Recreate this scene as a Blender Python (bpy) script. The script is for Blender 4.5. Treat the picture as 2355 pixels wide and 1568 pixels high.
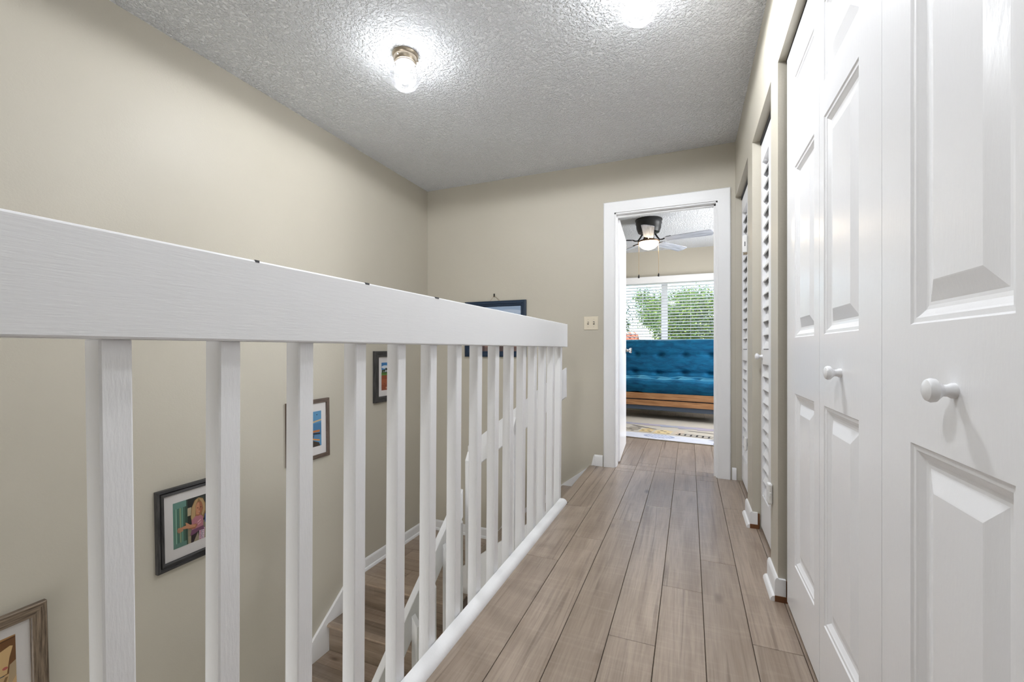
import bpy, bmesh, math, random
from mathutils import Vector, Matrix, noise
random.seed(7)
S = bpy.context.scene
COL = S.collection
for o in list(bpy.data.objects): bpy.data.objects.remove(o)
PI = math.pi

# ---------------------------------------------------------------- camera
CAM = (0.0, 0.0, 0.9423)
cd = bpy.data.cameras.new('camera'); cam = bpy.data.objects.new('camera', cd); COL.objects.link(cam)
cd.sensor_width = 36.0; cd.sensor_fit = 'HORIZONTAL'
cd.lens = 996.9 / 2355 * 36.0
cd.shift_x = 0.0; cd.shift_y = (802.96 - 784.0) / 2355
cd.clip_start = 0.02; cd.clip_end = 300
cam.location = CAM; cam.rotation_euler = (PI/2, 0, 0.3883)
S.camera = cam

# ---------------------------------------------------------------- world, sun, exposure
W = bpy.data.worlds.new('world'); S.world = W; W.use_nodes = True
wn = W.node_tree; wn.nodes.clear()
wo = wn.nodes.new('ShaderNodeOutputWorld'); wb = wn.nodes.new('ShaderNodeBackground'); sk = wn.nodes.new('ShaderNodeTexSky')
sk.sky_type = 'NISHITA'; sk.sun_disc = False; sk.sun_elevation = math.radians(52); sk.sun_rotation = math.radians(200)
sk.air_density = 1.0; sk.dust_density = 0.6; sk.ozone_density = 1.4
wb.inputs['Strength'].default_value = 0.38
wn.links.new(sk.outputs[0], wb.inputs[0]); wn.links.new(wb.outputs[0], wo.inputs[0])
sd = bpy.data.lights.new('sun', 'SUN'); sun = bpy.data.objects.new('sun', sd); COL.objects.link(sun)
sd.energy = 2.6; sd.angle = 0.01; sd.color = (1.0, 0.95, 0.86)
sun.rotation_euler = (math.radians(27), 0, math.radians(25)); sun.location = (0, 0, 12)
S.view_settings.view_transform = 'Standard'; S.view_settings.look = 'None'
S.view_settings.gamma = 1.0; S.view_settings.use_curve_mapping = False
S.view_settings.exposure = 1.15
def fill_light(name, loc, rot, sx, sy, watts):      # area light added as fill, set outside an added unseen window
    a = bpy.data.lights.new(name, 'AREA'); a.shape = 'RECTANGLE'; a.size = sx; a.size_y = sy; a.energy = watts; a.color = (0.98, 0.99, 1.0)
    o = bpy.data.objects.new(name, a); COL.objects.link(o); o.location = loc; o.rotation_euler = rot
fill_light('entry_fill', (-1.52, -1.93, -1.55), (math.radians(128), 0, 0), 1.2, 1.9, 23.0)  # added fill, tilted up to brighten the ceiling and stair walls
fill_light('bedroom_side_fill', (1.93, 5.3, 1.45), (math.radians(90), 0, math.radians(90)), 1.5, 1.2, 72.0)  # added fill to brighten the bedroom, no such source in view
BULB = 36.0          # emission strength of the hall bulbs
FANBULB = 9.0
DOWN = 18.0           # watts each hall lamp throws downward

# ---------------------------------------------------------------- measures
XL, XR, YE, ZC = -2.305, 0.308, 3.511, 2.44      # stair wall, closet wall, end wall, ceiling
XD = 0.332                                       # face of the panelled closet doors
YB = 6.93                                        # bedroom window wall
YN = -1.75                                       # wall behind the camera
RISE, RUN = 0.187, 0.243
ZL = -4 * RISE                                   # landing
YLN = 2.50                                       # landing nosing
ZLOW = -2.75

# ---------------------------------------------------------------- materials
def srgb(r, g, b):
    f = lambda c: (c/255/12.92) if c/255 <= 0.04045 else ((c/255+0.055)/1.055)**2.4
    return (f(r), f(g), f(b), 1.0)
class NT:
    def __init__(s, name):
        s.m = bpy.data.materials.new(name); s.m.use_nodes = True; s.t = s.m.node_tree; s.t.nodes.clear()
        s.out = s.n('ShaderNodeOutputMaterial')
    def n(s, typ, **kw):
        nd = s.t.nodes.new(typ)
        for k, v in kw.items():
            if k in nd.inputs: nd.inputs[k].default_value = v
            else: setattr(nd, k, v)
        return nd
    def l(s, a, b): s.t.links.new(a, b)
    def ramp(s, fac, stops):
        r = s.n('ShaderNodeValToRGB'); e = r.color_ramp.elements
        while len(e) < len(stops): e.new(0.5)
        for x, (p, c) in zip(e, stops): x.position = p; x.color = c
        s.l(fac, r.inputs[0]); return r.outputs[0]
    def mix(s, fac, a, b, mode='MIX'):
        m = s.n('ShaderNodeMix', data_type='RGBA', blend_type=mode)
        for sock, v in ((m.inputs[0], fac), (m.inputs[6], a), (m.inputs[7], b)):
            if isinstance(v, (tuple, float, int)): sock.default_value = v
            else: s.l(v, sock)
        return m.outputs[2]
    def bump(s, h, strength, dist):
        b = s.n('ShaderNodeBump'); b.inputs['Strength'].default_value = strength; b.inputs['Distance'].default_value = dist
        s.l(h, b.inputs['Height']); return b.outputs[0]
    def pbr(s, base, rough=0.5, metal=0.0, normal=None, spec=None, coat=None, sheen=None):
        p = s.n('ShaderNodeBsdfPrincipled')
        for k, v in (('Base Color', base), ('Roughness', rough)):
            if isinstance(v, (tuple, float, int)): p.inputs[k].default_value = v
            else: s.l(v, p.inputs[k])
        p.inputs['Metallic'].default_value = metal
        if normal is not None: s.l(normal, p.inputs['Normal'])
        if spec is not None: p.inputs['Specular IOR Level'].default_value = spec
        if coat: p.inputs['Coat Weight'].default_value = coat
        if sheen: p.inputs['Sheen Weight'].default_value = sheen; p.inputs['Sheen Roughness'].default_value = 0.3
        s.l(p.outputs[0], s.out.inputs[0]); s.p = p
        return s.m
def pos(s, scale=(1, 1, 1), rnd=0.0):
    g = s.n('ShaderNodeNewGeometry'); m = s.n('ShaderNodeMapping'); m.inputs['Scale'].default_value = scale
    s.l(g.outputs['Position'], m.inputs[0])
    if rnd:
        oi = s.n('ShaderNodeObjectInfo'); mu = s.n('ShaderNodeMath', operation='MULTIPLY'); mu.inputs[1].default_value = rnd
        s.l(oi.outputs['Random'], mu.inputs[0]); c = s.n('ShaderNodeCombineXYZ')
        for i in range(3): s.l(mu.outputs[0], c.inputs[i])
        s.l(c.outputs[0], m.inputs['Location'])
    return m.outputs[0]
def noisetex(s, vec, scale, detail=2.0, rough=0.5, dist=0.0):
    n = s.n('ShaderNodeTexNoise'); n.inputs['Scale'].default_value = scale; n.inputs['Detail'].default_value = detail
    n.inputs['Roughness'].default_value = rough; n.inputs['Distortion'].default_value = dist
    s.l(vec, n.inputs['Vector']); return n.outputs[0]
M = {}
def plain(key, rgb, rough=0.5, metal=0.0, **kw):
    s = NT(key); M[key] = s.pbr(srgb(*rgb), rough, metal, **kw); return M[key]
def m_wall():
    s = NT('wall_paint'); v = pos(s)
    a = noisetex(s, v, 130, 2.0, 0.6); b = noisetex(s, v, 1.3, 3.0)
    col = s.mix(s.ramp(b, [(0.35, (0, 0, 0, 1)), (0.7, (1, 1, 1, 1))]), srgb(189, 183, 169), srgb(193, 187, 173))
    M['wall'] = s.pbr(col, 0.45, normal=s.bump(a, 0.22, 0.0022), spec=0.35)
def m_ceiling():
    s = NT('ceiling_stipple'); v = pos(s)
    a = noisetex(s, v, 78, 3.0, 0.55, 0.3); r = s.ramp(a, [(0.42, (0, 0, 0, 1)), (0.66, (1, 1, 1, 1))])
    c = noisetex(s, v, 38, 2.0, 0.5)
    h = s.mix(0.35, r, c)
    M['ceiling'] = s.pbr(srgb(243, 245, 248), 0.8, normal=s.bump(h, 0.95, 0.0155), spec=0.2)
def m_white(key, rgb, rough, bump=0.0, stretch=(1, 1, 1), spec=0.5):
    s = NT(key); v = pos(s, stretch)
    a = noisetex(s, v, 60, 3.0, 0.6)
    M[key] = s.pbr(srgb(*rgb), rough, normal=s.bump(a, bump, 0.002), spec=spec)
def m_planks(key, axis, tint=1.0):
    s = NT(key)
    st = lambda along, across: (across, along, across) if axis == 'y' else (along, across, across)
    fine = noisetex(s, pos(s, st(5, 170), 11.0), 1.0, 3.0, 0.65)
    mid = noisetex(s, pos(s, st(1.6, 16), 23.0), 1.0, 4.0, 0.6, 0.6)
    lines = noisetex(s, pos(s, st(0.9, 34), 7.0), 1.0, 3.0, 0.5, 1.4)
    saw = noisetex(s, pos(s, st(60, 6), 3.0), 1.0, 2.0, 0.5)
    vor = s.n('ShaderNodeTexVoronoi', feature='F1'); vor.inputs['Scale'].default_value = 1.0
    s.l(pos(s, st(2.0, 5.2), 5.0), vor.inputs['Vector'])
    knot = s.ramp(vor.outputs['Distance'], [(0.03, (0.9, 0.9, 0.9, 1)), (0.11, (0, 0, 0, 1))])
    oi = s.n('ShaderNodeObjectInfo')
    base = s.ramp(oi.outputs['Random'], [(0.0, srgb(160, 143, 127)), (0.5, srgb(172, 155, 139)), (1.0, srgb(152, 136, 121))])
    c = s.mix(s.ramp(mid, [(0.34, (0.85, 0.85, 0.85, 1)), (0.60, (0, 0, 0, 1))]), base, srgb(140, 122, 106))
    c = s.mix(s.ramp(lines, [(0.30, (0.8,)*3+(1,)), (0.43, (0, 0, 0, 1))]), c, srgb(112, 95, 81))
    c = s.mix(s.ramp(fine, [(0.36, (0.34, 0.34, 0.34, 1)), (0.58, (0, 0, 0, 1))]), c, srgb(112, 95, 82))
    c = s.mix(s.ramp(saw, [(0.52, (0, 0, 0, 1)), (0.75, (0.13, 0.13, 0.13, 1))]), c, srgb(202, 187, 170))
    c = s.mix(knot, c, srgb(92, 76, 64))
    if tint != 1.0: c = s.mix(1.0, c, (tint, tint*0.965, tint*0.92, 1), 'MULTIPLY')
    M[key] = s.pbr(c, s.ramp(mid, [(0.3, (0.44,)*3+(1,)), (0.7, (0.36,)*3+(1,))]), normal=s.bump(fine, 0.10, 0.0006), spec=0.5, coat=0.5)
    s.p.inputs['Coat Roughness'].default_value = 0.30; s.p.inputs['Coat IOR'].default_value = 1.7
def m_frame(key, dark, light, axis_scale):
    s = NT(key); t = s.n('ShaderNodeTexCoord'); m = s.n('ShaderNodeMapping'); m.inputs['Scale'].default_value = axis_scale
    s.l(t.outputs['Object'], m.inputs[0])
    a = noisetex(s, m.outputs[0], 1.0, 4.0, 0.65)
    c = s.ramp(a, [(0.33, srgb(*dark)), (0.68, srgb(*light))])
    M[key] = s.pbr(c, 0.5, normal=s.bump(a, 0.4, 0.001))
def m_vcol():
    s = NT('printed_paper'); a = s.n('ShaderNodeVertexColor', layer_name='Col'); M['print'] = s.pbr(a.outputs[0], 0.35)
    s = NT('woven_rug'); a = s.n('ShaderNodeVertexColor', layer_name='Col'); n = noisetex(s, pos(s), 260, 2)
    n2 = noisetex(s, pos(s), 14, 3)
    c = s.mix(s.ramp(n2, [(0.45, (0, 0, 0, 1)), (0.75, (0.35, 0.35, 0.35, 1))]), a.outputs[0], srgb(172, 170, 172))
    M['rug'] = s.pbr(c, 0.95, normal=s.bump(n, 0.6, 0.003), spec=0.1)
def m_glass(key, tint=(1, 1, 1, 1), haze=0.0, gloss=0.08):
    s = NT(key); tr = s.n('ShaderNodeBsdfTransparent'); tr.inputs[0].default_value = tint
    gl = s.n('ShaderNodeBsdfGlossy'); gl.inputs['Roughness'].default_value = 0.05
    fr = s.n('ShaderNodeLayerWeight'); fr.inputs[0].default_value = 0.25
    mu = s.n('ShaderNodeMath', operation='MULTIPLY_ADD'); mu.inputs[1].default_value = 0.5; mu.inputs[2].default_value = gloss*0.5
    s.l(fr.outputs['Fresnel'], mu.inputs[0])
    mx = s.n('ShaderNodeMixShader'); s.l(mu.outputs[0], mx.inputs[0]); s.l(tr.outputs[0], mx.inputs[1]); s.l(gl.outputs[0], mx.inputs[2])
    last = mx
    if haze:
        tl = s.n('ShaderNodeBsdfTranslucent'); df = s.n('ShaderNodeBsdfDiffuse'); h = s.n('ShaderNodeMixShader'); h.inputs[0].default_value = 0.5
        s.l(tl.outputs[0], h.inputs[1]); s.l(df.outputs[0], h.inputs[2])
        m2 = s.n('ShaderNodeMixShader'); m2.inputs[0].default_value = haze; s.l(mx.outputs[0], m2.inputs[1]); s.l(h.outputs[0], m2.inputs[2]); last = m2
    s.l(last.outputs[0], s.out.inputs[0]); M[key] = s.m
def m_bulb(key, rgb, strength, clear):
    s = NT(key); e = s.n('ShaderNodeEmission'); e.inputs[0].default_value = srgb(*rgb); e.inputs[1].default_value = strength
    t = s.n('ShaderNodeBsdfTransparent'); m = s.n('ShaderNodeMixShader'); m.inputs[0].default_value = clear
    s.l(e.outputs[0], m.inputs[1]); s.l(t.outputs[0], m.inputs[2]); s.l(m.outputs[0], s.out.inputs[0]); M[key] = s.m
def m_emit(key, rgb, strength):
    s = NT(key); e = s.n('ShaderNodeEmission'); e.inputs[0].default_value = srgb(*rgb); e.inputs[1].default_value = strength
    s.l(e.outputs[0], s.out.inputs[0]); M[key] = s.m
def m_velvet():
    s = NT('teal_velvet'); v = pos(s, (3, 3, 9)); a = noisetex(s, v, 2.2, 4.0, 0.6, 0.5)
    c = s.ramp(a, [(0.3, srgb(4, 62, 96)), (0.7, srgb(12, 94, 132))])
    M['velvet'] = s.pbr(c, 0.75, normal=s.bump(a, 0.5, 0.02), sheen=0.7, spec=0.2)
    s.p.inputs['Sheen Tint'].default_value = srgb(120, 200, 225)
def m_leaf():
    for key, a, b, c in (('leaf_light', (44, 76, 14), (92, 124, 26), (150, 170, 48)), ('leaf_dark', (24, 44, 14), (50, 78, 24), (92, 116, 36))):
        s = NT(key); g = s.n('ShaderNodeNewGeometry')
        col = s.ramp(g.outputs['Random Per Island'], [(0.0, srgb(*a)), (0.6, srgb(*b)), (1.0, srgb(*c))])
        d = s.n('ShaderNodeBsdfPrincipled'); d.inputs['Roughness'].default_value = 0.4; s.l(col, d.inputs['Base Color'])
        t = s.n('ShaderNodeBsdfTranslucent'); s.l(col, t.inputs[0]); mx = s.n('ShaderNodeMixShader'); mx.inputs[0].default_value = 0.2
        s.l(d.outputs[0], mx.inputs[1]); s.l(t.outputs[0], mx.inputs[2]); s.l(mx.outputs[0], s.out.inputs[0]); M[key] = s.m
def m_roof():
    s = NT('clay_tile'); a = noisetex(s, pos(s), 5, 3); c = s.ramp(a, [(0.3, srgb(176, 84, 52)), (0.7, srgb(214, 122, 84))]); M['clay'] = s.pbr(c, 0.8)
def m_butcher():
    s = NT('butcher_block'); a = noisetex(s, pos(s, (3.5, 3, 45)), 1.0, 2); b = noisetex(s, pos(s, (10, 10, 120)), 1.0, 3)
    c = s.ramp(a, [(0.3, srgb(150, 106, 68)), (0.5, srgb(176, 128, 86)), (0.7, srgb(194, 148, 104))])
    c = s.mix(s.ramp(b, [(0.4, (0.3,)*3+(1,)), (0.6, (0, 0, 0, 1))]), c, srgb(130, 82, 46)); M['butcher'] = s.pbr(c, 0.45)
def m_blade():
    s = NT('whitewashed_wood'); t = s.n('ShaderNodeTexCoord'); m = s.n('ShaderNodeMapping'); m.inputs['Scale'].default_value = (4, 60, 4)
    s.l(t.outputs['Object'], m.inputs[0]); a = noisetex(s, m.outputs[0], 1.0, 3)
    M['blade'] = s.pbr(s.ramp(a, [(0.35, srgb(140, 144, 156)), (0.65, srgb(192, 196, 206))]), 0.5)
m_wall(); m_ceiling(); m_vcol(); m_velvet(); m_leaf(); m_roof(); m_butcher(); m_blade()
m_white('white_rail', (230, 230, 231), 0.42, 0.13, (2.0, 0.35, 4.0))
m_white('white_baluster', (236, 236, 237), 0.42, 0.35, (3, 3, 0.6))
m_white('white_trim', (236, 236, 237), 0.38, 0.25)
m_white('white_door', (243, 243, 245), 0.27, 0.12, (2.5, 2.5, 0.5))
m_white('white_louver', (236, 236, 238), 0.4, 0.1)
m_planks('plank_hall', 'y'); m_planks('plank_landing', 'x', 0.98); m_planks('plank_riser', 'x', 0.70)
plain('plastic_white', (232, 232, 232), 0.35); plain('almond', (220, 210, 190), 0.35); plain('mat_board', (228, 224, 222), 0.8)
plain('seam_dark', (60, 50, 42), 0.9); plain('nickel', (176, 164, 146), 0.28, 1.0); plain('chrome', (200, 200, 202), 0.18, 1.0)
plain('black_metal', (24, 24, 26), 0.4); plain('bronze', (110, 84, 64), 0.4, 0.6); plain('brass_chain', (196, 170, 130), 0.35, 0.8)
plain('steel_blue', (74, 86, 104), 0.5); plain('raw_wood', (112, 72, 42), 0.9); plain('split_wood', (188, 134, 84), 0.8)
plain('subfloor', (90, 78, 68), 0.9); plain('grass', (84, 108, 52), 0.95); plain('stucco', (232, 226, 214), 0.9); plain('bark', (86, 72, 58), 0.95)
plain('black_plastic', (20, 20, 22), 0.35); plain('dark_paint', (70, 70, 72), 0.8); plain('socket_white', (224, 224, 228), 0.5)
plain('navy_frame', (24, 44, 66), 0.4); plain('rug_edge', (150, 140, 124), 0.95); plain('ink', (70, 70, 74), 0.6)
for k_, d_, l_, f_ in (('frame_black', (26, 26, 28), (74, 72, 72), 110), ('frame_brown', (62, 48, 40), (112, 94, 82), 150), ('frame_barn', (66, 54, 44), (146, 128, 108), 190)):
    m_frame(k_, d_, l_, (f_, 9, f_)); m_frame(k_+'_upright', d_, l_, (f_, f_, 9))
m_glass('pane_glass'); m_glass('picture_glass', gloss=0.03); m_glass('globe_glass', (0.97, 0.97, 0.98, 1), haze=0.004, gloss=0.06)
m_bulb('bulb_glow', (247, 251, 255), BULB*2, 0.5); m_emit('bowl_glow', (255, 232, 200), FANBULB)

# ---------------------------------------------------------------- mesh helpers
class MB:
    def __init__(s): s.v = []; s.f = []; s.c = []
    def add(s, vs, fs, col=None):
        b = len(s.v); s.v += [tuple(p) for p in vs]; s.f += [tuple(b+i for i in f) for f in fs]; s.c += [col]*len(fs); return s
    def box(s, x0, x1, y0, y1, z0, z1):
        vs = [(x, y, z) for z in (z0, z1) for y in (y0, y1) for x in (x0, x1)]
        return s.add(vs, [(0, 2, 3, 1), (4, 5, 7, 6), (0, 1, 5, 4), (2, 6, 7, 3), (0, 4, 6, 2), (1, 3, 7, 5)])
    def prism(s, prof, a, b, fn):
        """prof: 2d points; fn(u, v, t) -> xyz; extruded from t=a to t=b"""
        n = len(prof); vs = [fn(u, v, a) for u, v in prof] + [fn(u, v, b) for u, v in prof]
        fs = [(i, (i+1) % n, n+(i+1) % n, n+i) for i in range(n)] + [tuple(range(n-1, -1, -1)), tuple(range(n, 2*n))]
        return s.add(vs, fs)
    def lathe(s, prof, c=(0, 0, 0), seg=32, axis='z', closed=False):
        vs = []; n = len(prof)
        for i in range(seg):
            a = 2*PI*i/seg
            for r, h in prof:
                p = (r*math.cos(a), r*math.sin(a), h)
                if axis == 'x': p = (h, p[0], p[1])
                if axis == 'y': p = (p[0], h, p[1])
                vs.append((p[0]+c[0], p[1]+c[1], p[2]+c[2]))
        fs = []
        for i in range(seg):
            j = (i+1) % seg
            for k in range(n-1): fs.append((i*n+k, j*n+k, j*n+k+1, i*n+k+1))
        return s.add(vs, fs)
    def tube(s, pts, r, seg=8):
        pts = [Vector(p) for p in pts]; vs = []; rs = r if isinstance(r, (list, tuple)) else [r]*len(pts)
        for i, p in enumerate(pts):
            d = (pts[min(i+1, len(pts)-1)] - pts[max(i-1, 0)]).normalized()
            u = d.cross(Vector((0, 0, 1)) if abs(d.z) < 0.9 else Vector((1, 0, 0))).normalized(); w = d.cross(u)
            vs += [p + (u*math.cos(2*PI*k/seg) + w*math.sin(2*PI*k/seg))*rs[i] for k in range(seg)]
        fs = [(i*seg+k, i*seg+(k+1) % seg, (i+1)*seg+(k+1) % seg, (i+1)*seg+k) for i in range(len(pts)-1) for k in range(seg)]
        fs += [tuple(range(seg-1, -1, -1)), tuple(range((len(pts)-1)*seg, len(pts)*seg))]
        return s.add(vs, fs)
    def grid(s, nu, nv, fn):
        vs = [fn(i/nu, j/nv) for j in range(nv+1) for i in range(nu+1)]
        return s.add(vs, [(j*(nu+1)+i, j*(nu+1)+i+1, (j+1)*(nu+1)+i+1, (j+1)*(nu+1)+i) for j in range(nv) for i in range(nu)])
    def mesh(s, name, smooth=False, bevel=0.0, off=(0, 0, 0), seg=1, fixn=True, weld=True):
        me = bpy.data.meshes.new(name); me.from_pydata([(x-off[0], y-off[1], z-off[2]) for x, y, z in s.v], [], s.f)
        if any(c is not None for c in s.c):
            at = me.color_attributes.new('Col', 'FLOAT_COLOR', 'CORNER'); k = 0
            for p, c in zip(me.polygons, s.c):
                for li in p.loop_indices: at.data[li].color = c or (1, 1, 1, 1)
        elif fixn or bevel:
            bm = bmesh.new(); bm.from_mesh(me)
            if weld: bmesh.ops.remove_doubles(bm, verts=bm.verts, dist=1e-5)
            if fixn: bmesh.ops.recalc_face_normals(bm, faces=bm.faces)
            if bevel: bmesh.ops.bevel(bm, geom=[e for e in bm.edges if len(e.link_faces) == 2 and e.calc_face_angle() > 0.5], offset=bevel, segments=seg, affect='EDGES', profile=0.5)
            bm.to_mesh(me); bm.free()
        if smooth:
            for p in me.polygons: p.use_smooth = True
            if smooth != 'all':
                me.set_sharp_from_angle(angle=math.radians(38))
        return me
    def build(s, name, mat, parent=None, smooth=False, bevel=0.0, seg=1, at=None, **kw):
        base = wloc(parent) if parent else Vector((0, 0, 0))
        o_at = Vector(at) if at is not None else base
        me = s.mesh(name, smooth, bevel, o_at, seg, **kw)
        me.materials.append(M[mat]); o = bpy.data.objects.new(name, me); COL.objects.link(o)
        if parent: o.parent = parent
        o.location = o_at - base
        return o
def wloc(o):
    v = Vector((0, 0, 0))
    while o: v += Vector(o.location); o = o.parent
    return v
def inst(me, name, parent, loc, rot=(0, 0, 0)):
    o = bpy.data.objects.new(name, me); COL.objects.link(o); o.parent = parent
    o.location = Vector(loc) - (wloc(parent) if parent else Vector((0, 0, 0))); o.rotation_euler = rot; return o
def tag(o, label, cat, group=None):
    o['label'] = label; o['category'] = cat
    if group: o['group'] = group
    return o
def struct(o, label=None, cat=None):
    o['kind'] = 'structure'
    if label: o['label'] = label; o['category'] = cat
    return o
def empty(name, loc=(0, 0, 0)):
    o = bpy.data.objects.new(name, None); COL.objects.link(o); o.location = loc; o.empty_display_size = 0.1; return o
B = lambda *a: MB().box(*a)

# ================================================================ SETTING
# ---- walls
w = B(XL-0.12, XL, YN-0.1, YE+0.12, ZLOW, ZC)
struct(w.build('wall_left', 'wall'), 'tall beige stairwell wall hung with four framed photos', 'wall')
DX0, DX1, DH = -0.560, 0.199, 2.037            # bedroom doorway
w = B(XL, DX0, YE, YE+0.115, ZLOW, ZC); w.box(DX1, 1.75, YE, YE+0.115, 0-0.2, ZC); w.box(DX0, DX1, YE, YE+0.115, DH, ZC); w.box(DX0, DX1, YE, YE+0.115, -0.3, -0.012)
struct(w.build('wall_end', 'wall', weld=False), 'beige end wall with the bedroom doorway in it', 'wall')
OP = [(-0.06, 1.885, 2.02), (2.037, 2.604, 2.035), (2.795, 3.505, 2.035)]   # closet openings
w = MB(); ys = [YN]; WT = 0.11
prev = YN
for a, b, h in OP:
    w.box(XR, XR+WT, prev, a, -0.2, ZC); w.box(XR, XR+WT, a, b, h, ZC); prev = b
w.box(XR, XR+WT, prev, YE, -0.2, ZC)
w.box(XR+0.75, XR+0.8, -0.4, YE, -0.2, ZC)                       # closet backs
for y in (-0.35, 1.94, 2.68, 3.50): w.box(XR+WT, XR+0.75, y, y+0.03, -0.2, ZC)
struct(w.build('wall_right', 'wall', weld=False), 'beige closet wall with three closet openings along the hall', 'wall')
w = B(XL, XR+WT, YN-0.1, YN, -0.5, ZC); w.box(XL, -2.15, YN-0.1, YN, ZLOW, -0.5); w.box(-0.9, XR+WT, YN-0.1, YN, ZLOW, -0.5)
struct(w.build('wall_back', 'wall', weld=False))
struct(B(-0.738, -0.65, YN, 2.56, ZLOW, -0.18).build('wall_stairwell', 'wall'))
struct(B(-1.355, -0.70, 2.60, 2.65, ZLOW, ZL-0.25).build('wall_under_stairs', 'wall'))
w2 = struct(empty('window_fill_entry', (-1.52, YN, ZLOW)), 'unseen tall glazed entry added behind the viewer for fill light', 'window')  # made-up opening that goes with the fill light at the stair foot
w = MB()
for a_, b_ in ((-2.15, -2.10), (-1.55, -1.49), (-0.95, -0.90)): w.box(a_, b_, YN-0.08, YN-0.02, ZLOW, -0.5)
for a_, b_ in ((ZLOW, ZLOW+0.08), (-0.56, -0.5)): w.box(-2.10, -0.95, YN-0.08, YN-0.02, a_, b_)
w.build('window_frame', 'white_trim', w2, weld=False)
for a_, b_ in ((-2.10, -1.55), (-1.49, -0.95)): B(a_, b_, YN-0.055, YN-0.050, ZLOW+0.08, -0.56).build('pane', 'pane_glass', w2)
# ---- ceilings
struct(B(XL-0.12, XR+0.8, YN-0.1, YE+0.06, ZC, ZC+0.08).build('ceiling', 'ceiling'), 'white stippled hallway ceiling', 'ceiling')
struct(B(-2.6, 1.75, YE+0.06, YB+0.1, ZC, ZC+0.08).build('ceiling_bedroom', 'ceiling'), 'white stippled bedroom ceiling seen through the doorway', 'ceiling')
# ---- bedroom walls and window
WX0, WX1, WZ0, WZ1 = -1.32, 0.62, 0.93, 2.00
w = B(-2.6, WX0, YB, YB+0.12, -0.2, ZC); w.box(WX1, 1.75, YB, YB+0.12, -0.2, ZC); w.box(WX0, WX1, YB, YB+0.12, -0.2, WZ0); w.box(WX0, WX1, YB, YB+0.12, WZ1, ZC)
struct(w.build('wall_bedroom_window', 'wall', weld=False), 'beige bedroom wall around the window', 'wall')
struct(B(-2.7, -2.6, YE, YB+0.12, -0.2, ZC).build('wall_bedroom_left', 'wall'))
w = B(1.75, 1.85, YE, 4.55, -0.2, ZC); w.box(1.75, 1.85, 6.05, YB+0.12, -0.2, ZC); w.box(1.75, 1.85, 4.55, 6.05, -0.2, 0.85); w.box(1.75, 1.85, 4.55, 6.05, 2.05, ZC)
struct(w.build('wall_bedroom_right', 'wall', weld=False))
w3 = struct(empty('window_fill_side', (1.8, 5.3, 0.85)), 'unseen bedroom side window added for fill light', 'window')  # made-up opening that goes with the bedroom fill light
w = MB()
for a_, b_ in ((4.55, 4.60), (5.27, 5.33), (6.0, 6.05)): w.box(1.77, 1.83, a_, b_, 0.85, 2.05)
for a_, b_ in ((0.85, 0.90), (2.0, 2.05)): w.box(1.77, 1.83, 4.60, 6.0, a_, b_)
w.build('window_frame', 'white_trim', w3, weld=False)
for a_, b_ in ((4.60, 5.27), (5.33, 6.0)): B(1.798, 1.803, a_, b_, 0.90, 2.0).build('pane', 'pane_glass', w3)
# ---- floors with single planks
fl = struct(B(-0.738, XR+0.8, YN, YE+0.115, -0.18, -0.012).build('floor', 'subfloor'), 'greige wood plank floor of the upstairs hall', 'floor')
SEAM = [-0.689, -0.543, -0.394, -0.248, -0.100, 0.046, 0.187, 0.334]
ROWJ = {-0.689: 1.87, -0.543: 2.148, -0.394: 2.448, -0.248: 1.446, -0.100: 1.831, 0.046: 2.115, 0.187: 1.573}
def plank(parent, x0, x1, y0, y1, z, mat='plank_hall', th=0.012):
    g = 0.0010
    B(x0+g, x1-g, y0+g, y1-g, z-th, z+random.uniform(-0.0002, 0.0002)).build('plank', mat, parent, bevel=0.0011, at=((x0+x1)/2, (y0+y1)/2, z))
LEN = 1.28
def row(parent, x0, x1, j, ya, yb, z):
    y = j
    while y > ya: y -= LEN
    while y < yb:
        a, b = max(y, ya), min(y+LEN, yb)
        if b-a > 0.02: plank(parent, x0, x1, a, b, z)
        y += LEN
for i in range(7):
    x0, x1 = SEAM[i], SEAM[i+1]
    if x0 > 0.18: row(fl, x0, XR+0.02, ROWJ[x0], YN, YE-0.002, 0)
    elif x0 < -0.6: row(fl, -0.736, x1, ROWJ[x0], YN, 2.56, 0); row(fl, -0.690, x1, 1.28, 2.56, YE-0.002, 0)
    else: row(fl, x0, x1, ROWJ[x0], YN, YE if x0 > DX0 else YE-0.002, 0)
for a, b, h in OP: plank(fl, XR+0.02, XR+0.3, a, b, 0)
fb = struct(B(-2.6, 1.75, YE+0.115, YB, -0.18, -0.012).build('floor_bedroom', 'subfloor'), 'light wood plank floor of the bedroom beyond the doorway', 'floor')
for i in range(1, 7):
    x0, x1 = SEAM[i], SEAM[i+1]
    a0 = max(x0, DX0); b0 = min(x1, DX1)
    row(fb, a0, b0, ROWJ[x0], YE, YE+0.115, 0)
x = SEAM[0] - 0.147*13
k = 0
while x < 1.74:
    xa, xb = max(x, -2.6), min(x+0.147, 1.75)
    j = next((ROWJ[s_] for s_ in ROWJ if abs(s_-x) < 0.02), (k*0.43) % 1.28)
    row(fb, xa, xb, j, YE+0.115, YB, 0); x += 0.147; k += 1
# hall stair nosing along the top step
nz = MB().prism([(0, 0.002), (0.052, 0.002), (0.052, -0.012), (0.012, -0.03), (0.002, -0.03), (-0.010, -0.022), (-0.014, -0.010), (-0.009, -0.001)], 2.60, YE-0.02, lambda u, v, t: (-0.742+u, t, v))
nz.build('stair_nosing', 'plank_hall', fl, smooth=True)

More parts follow.
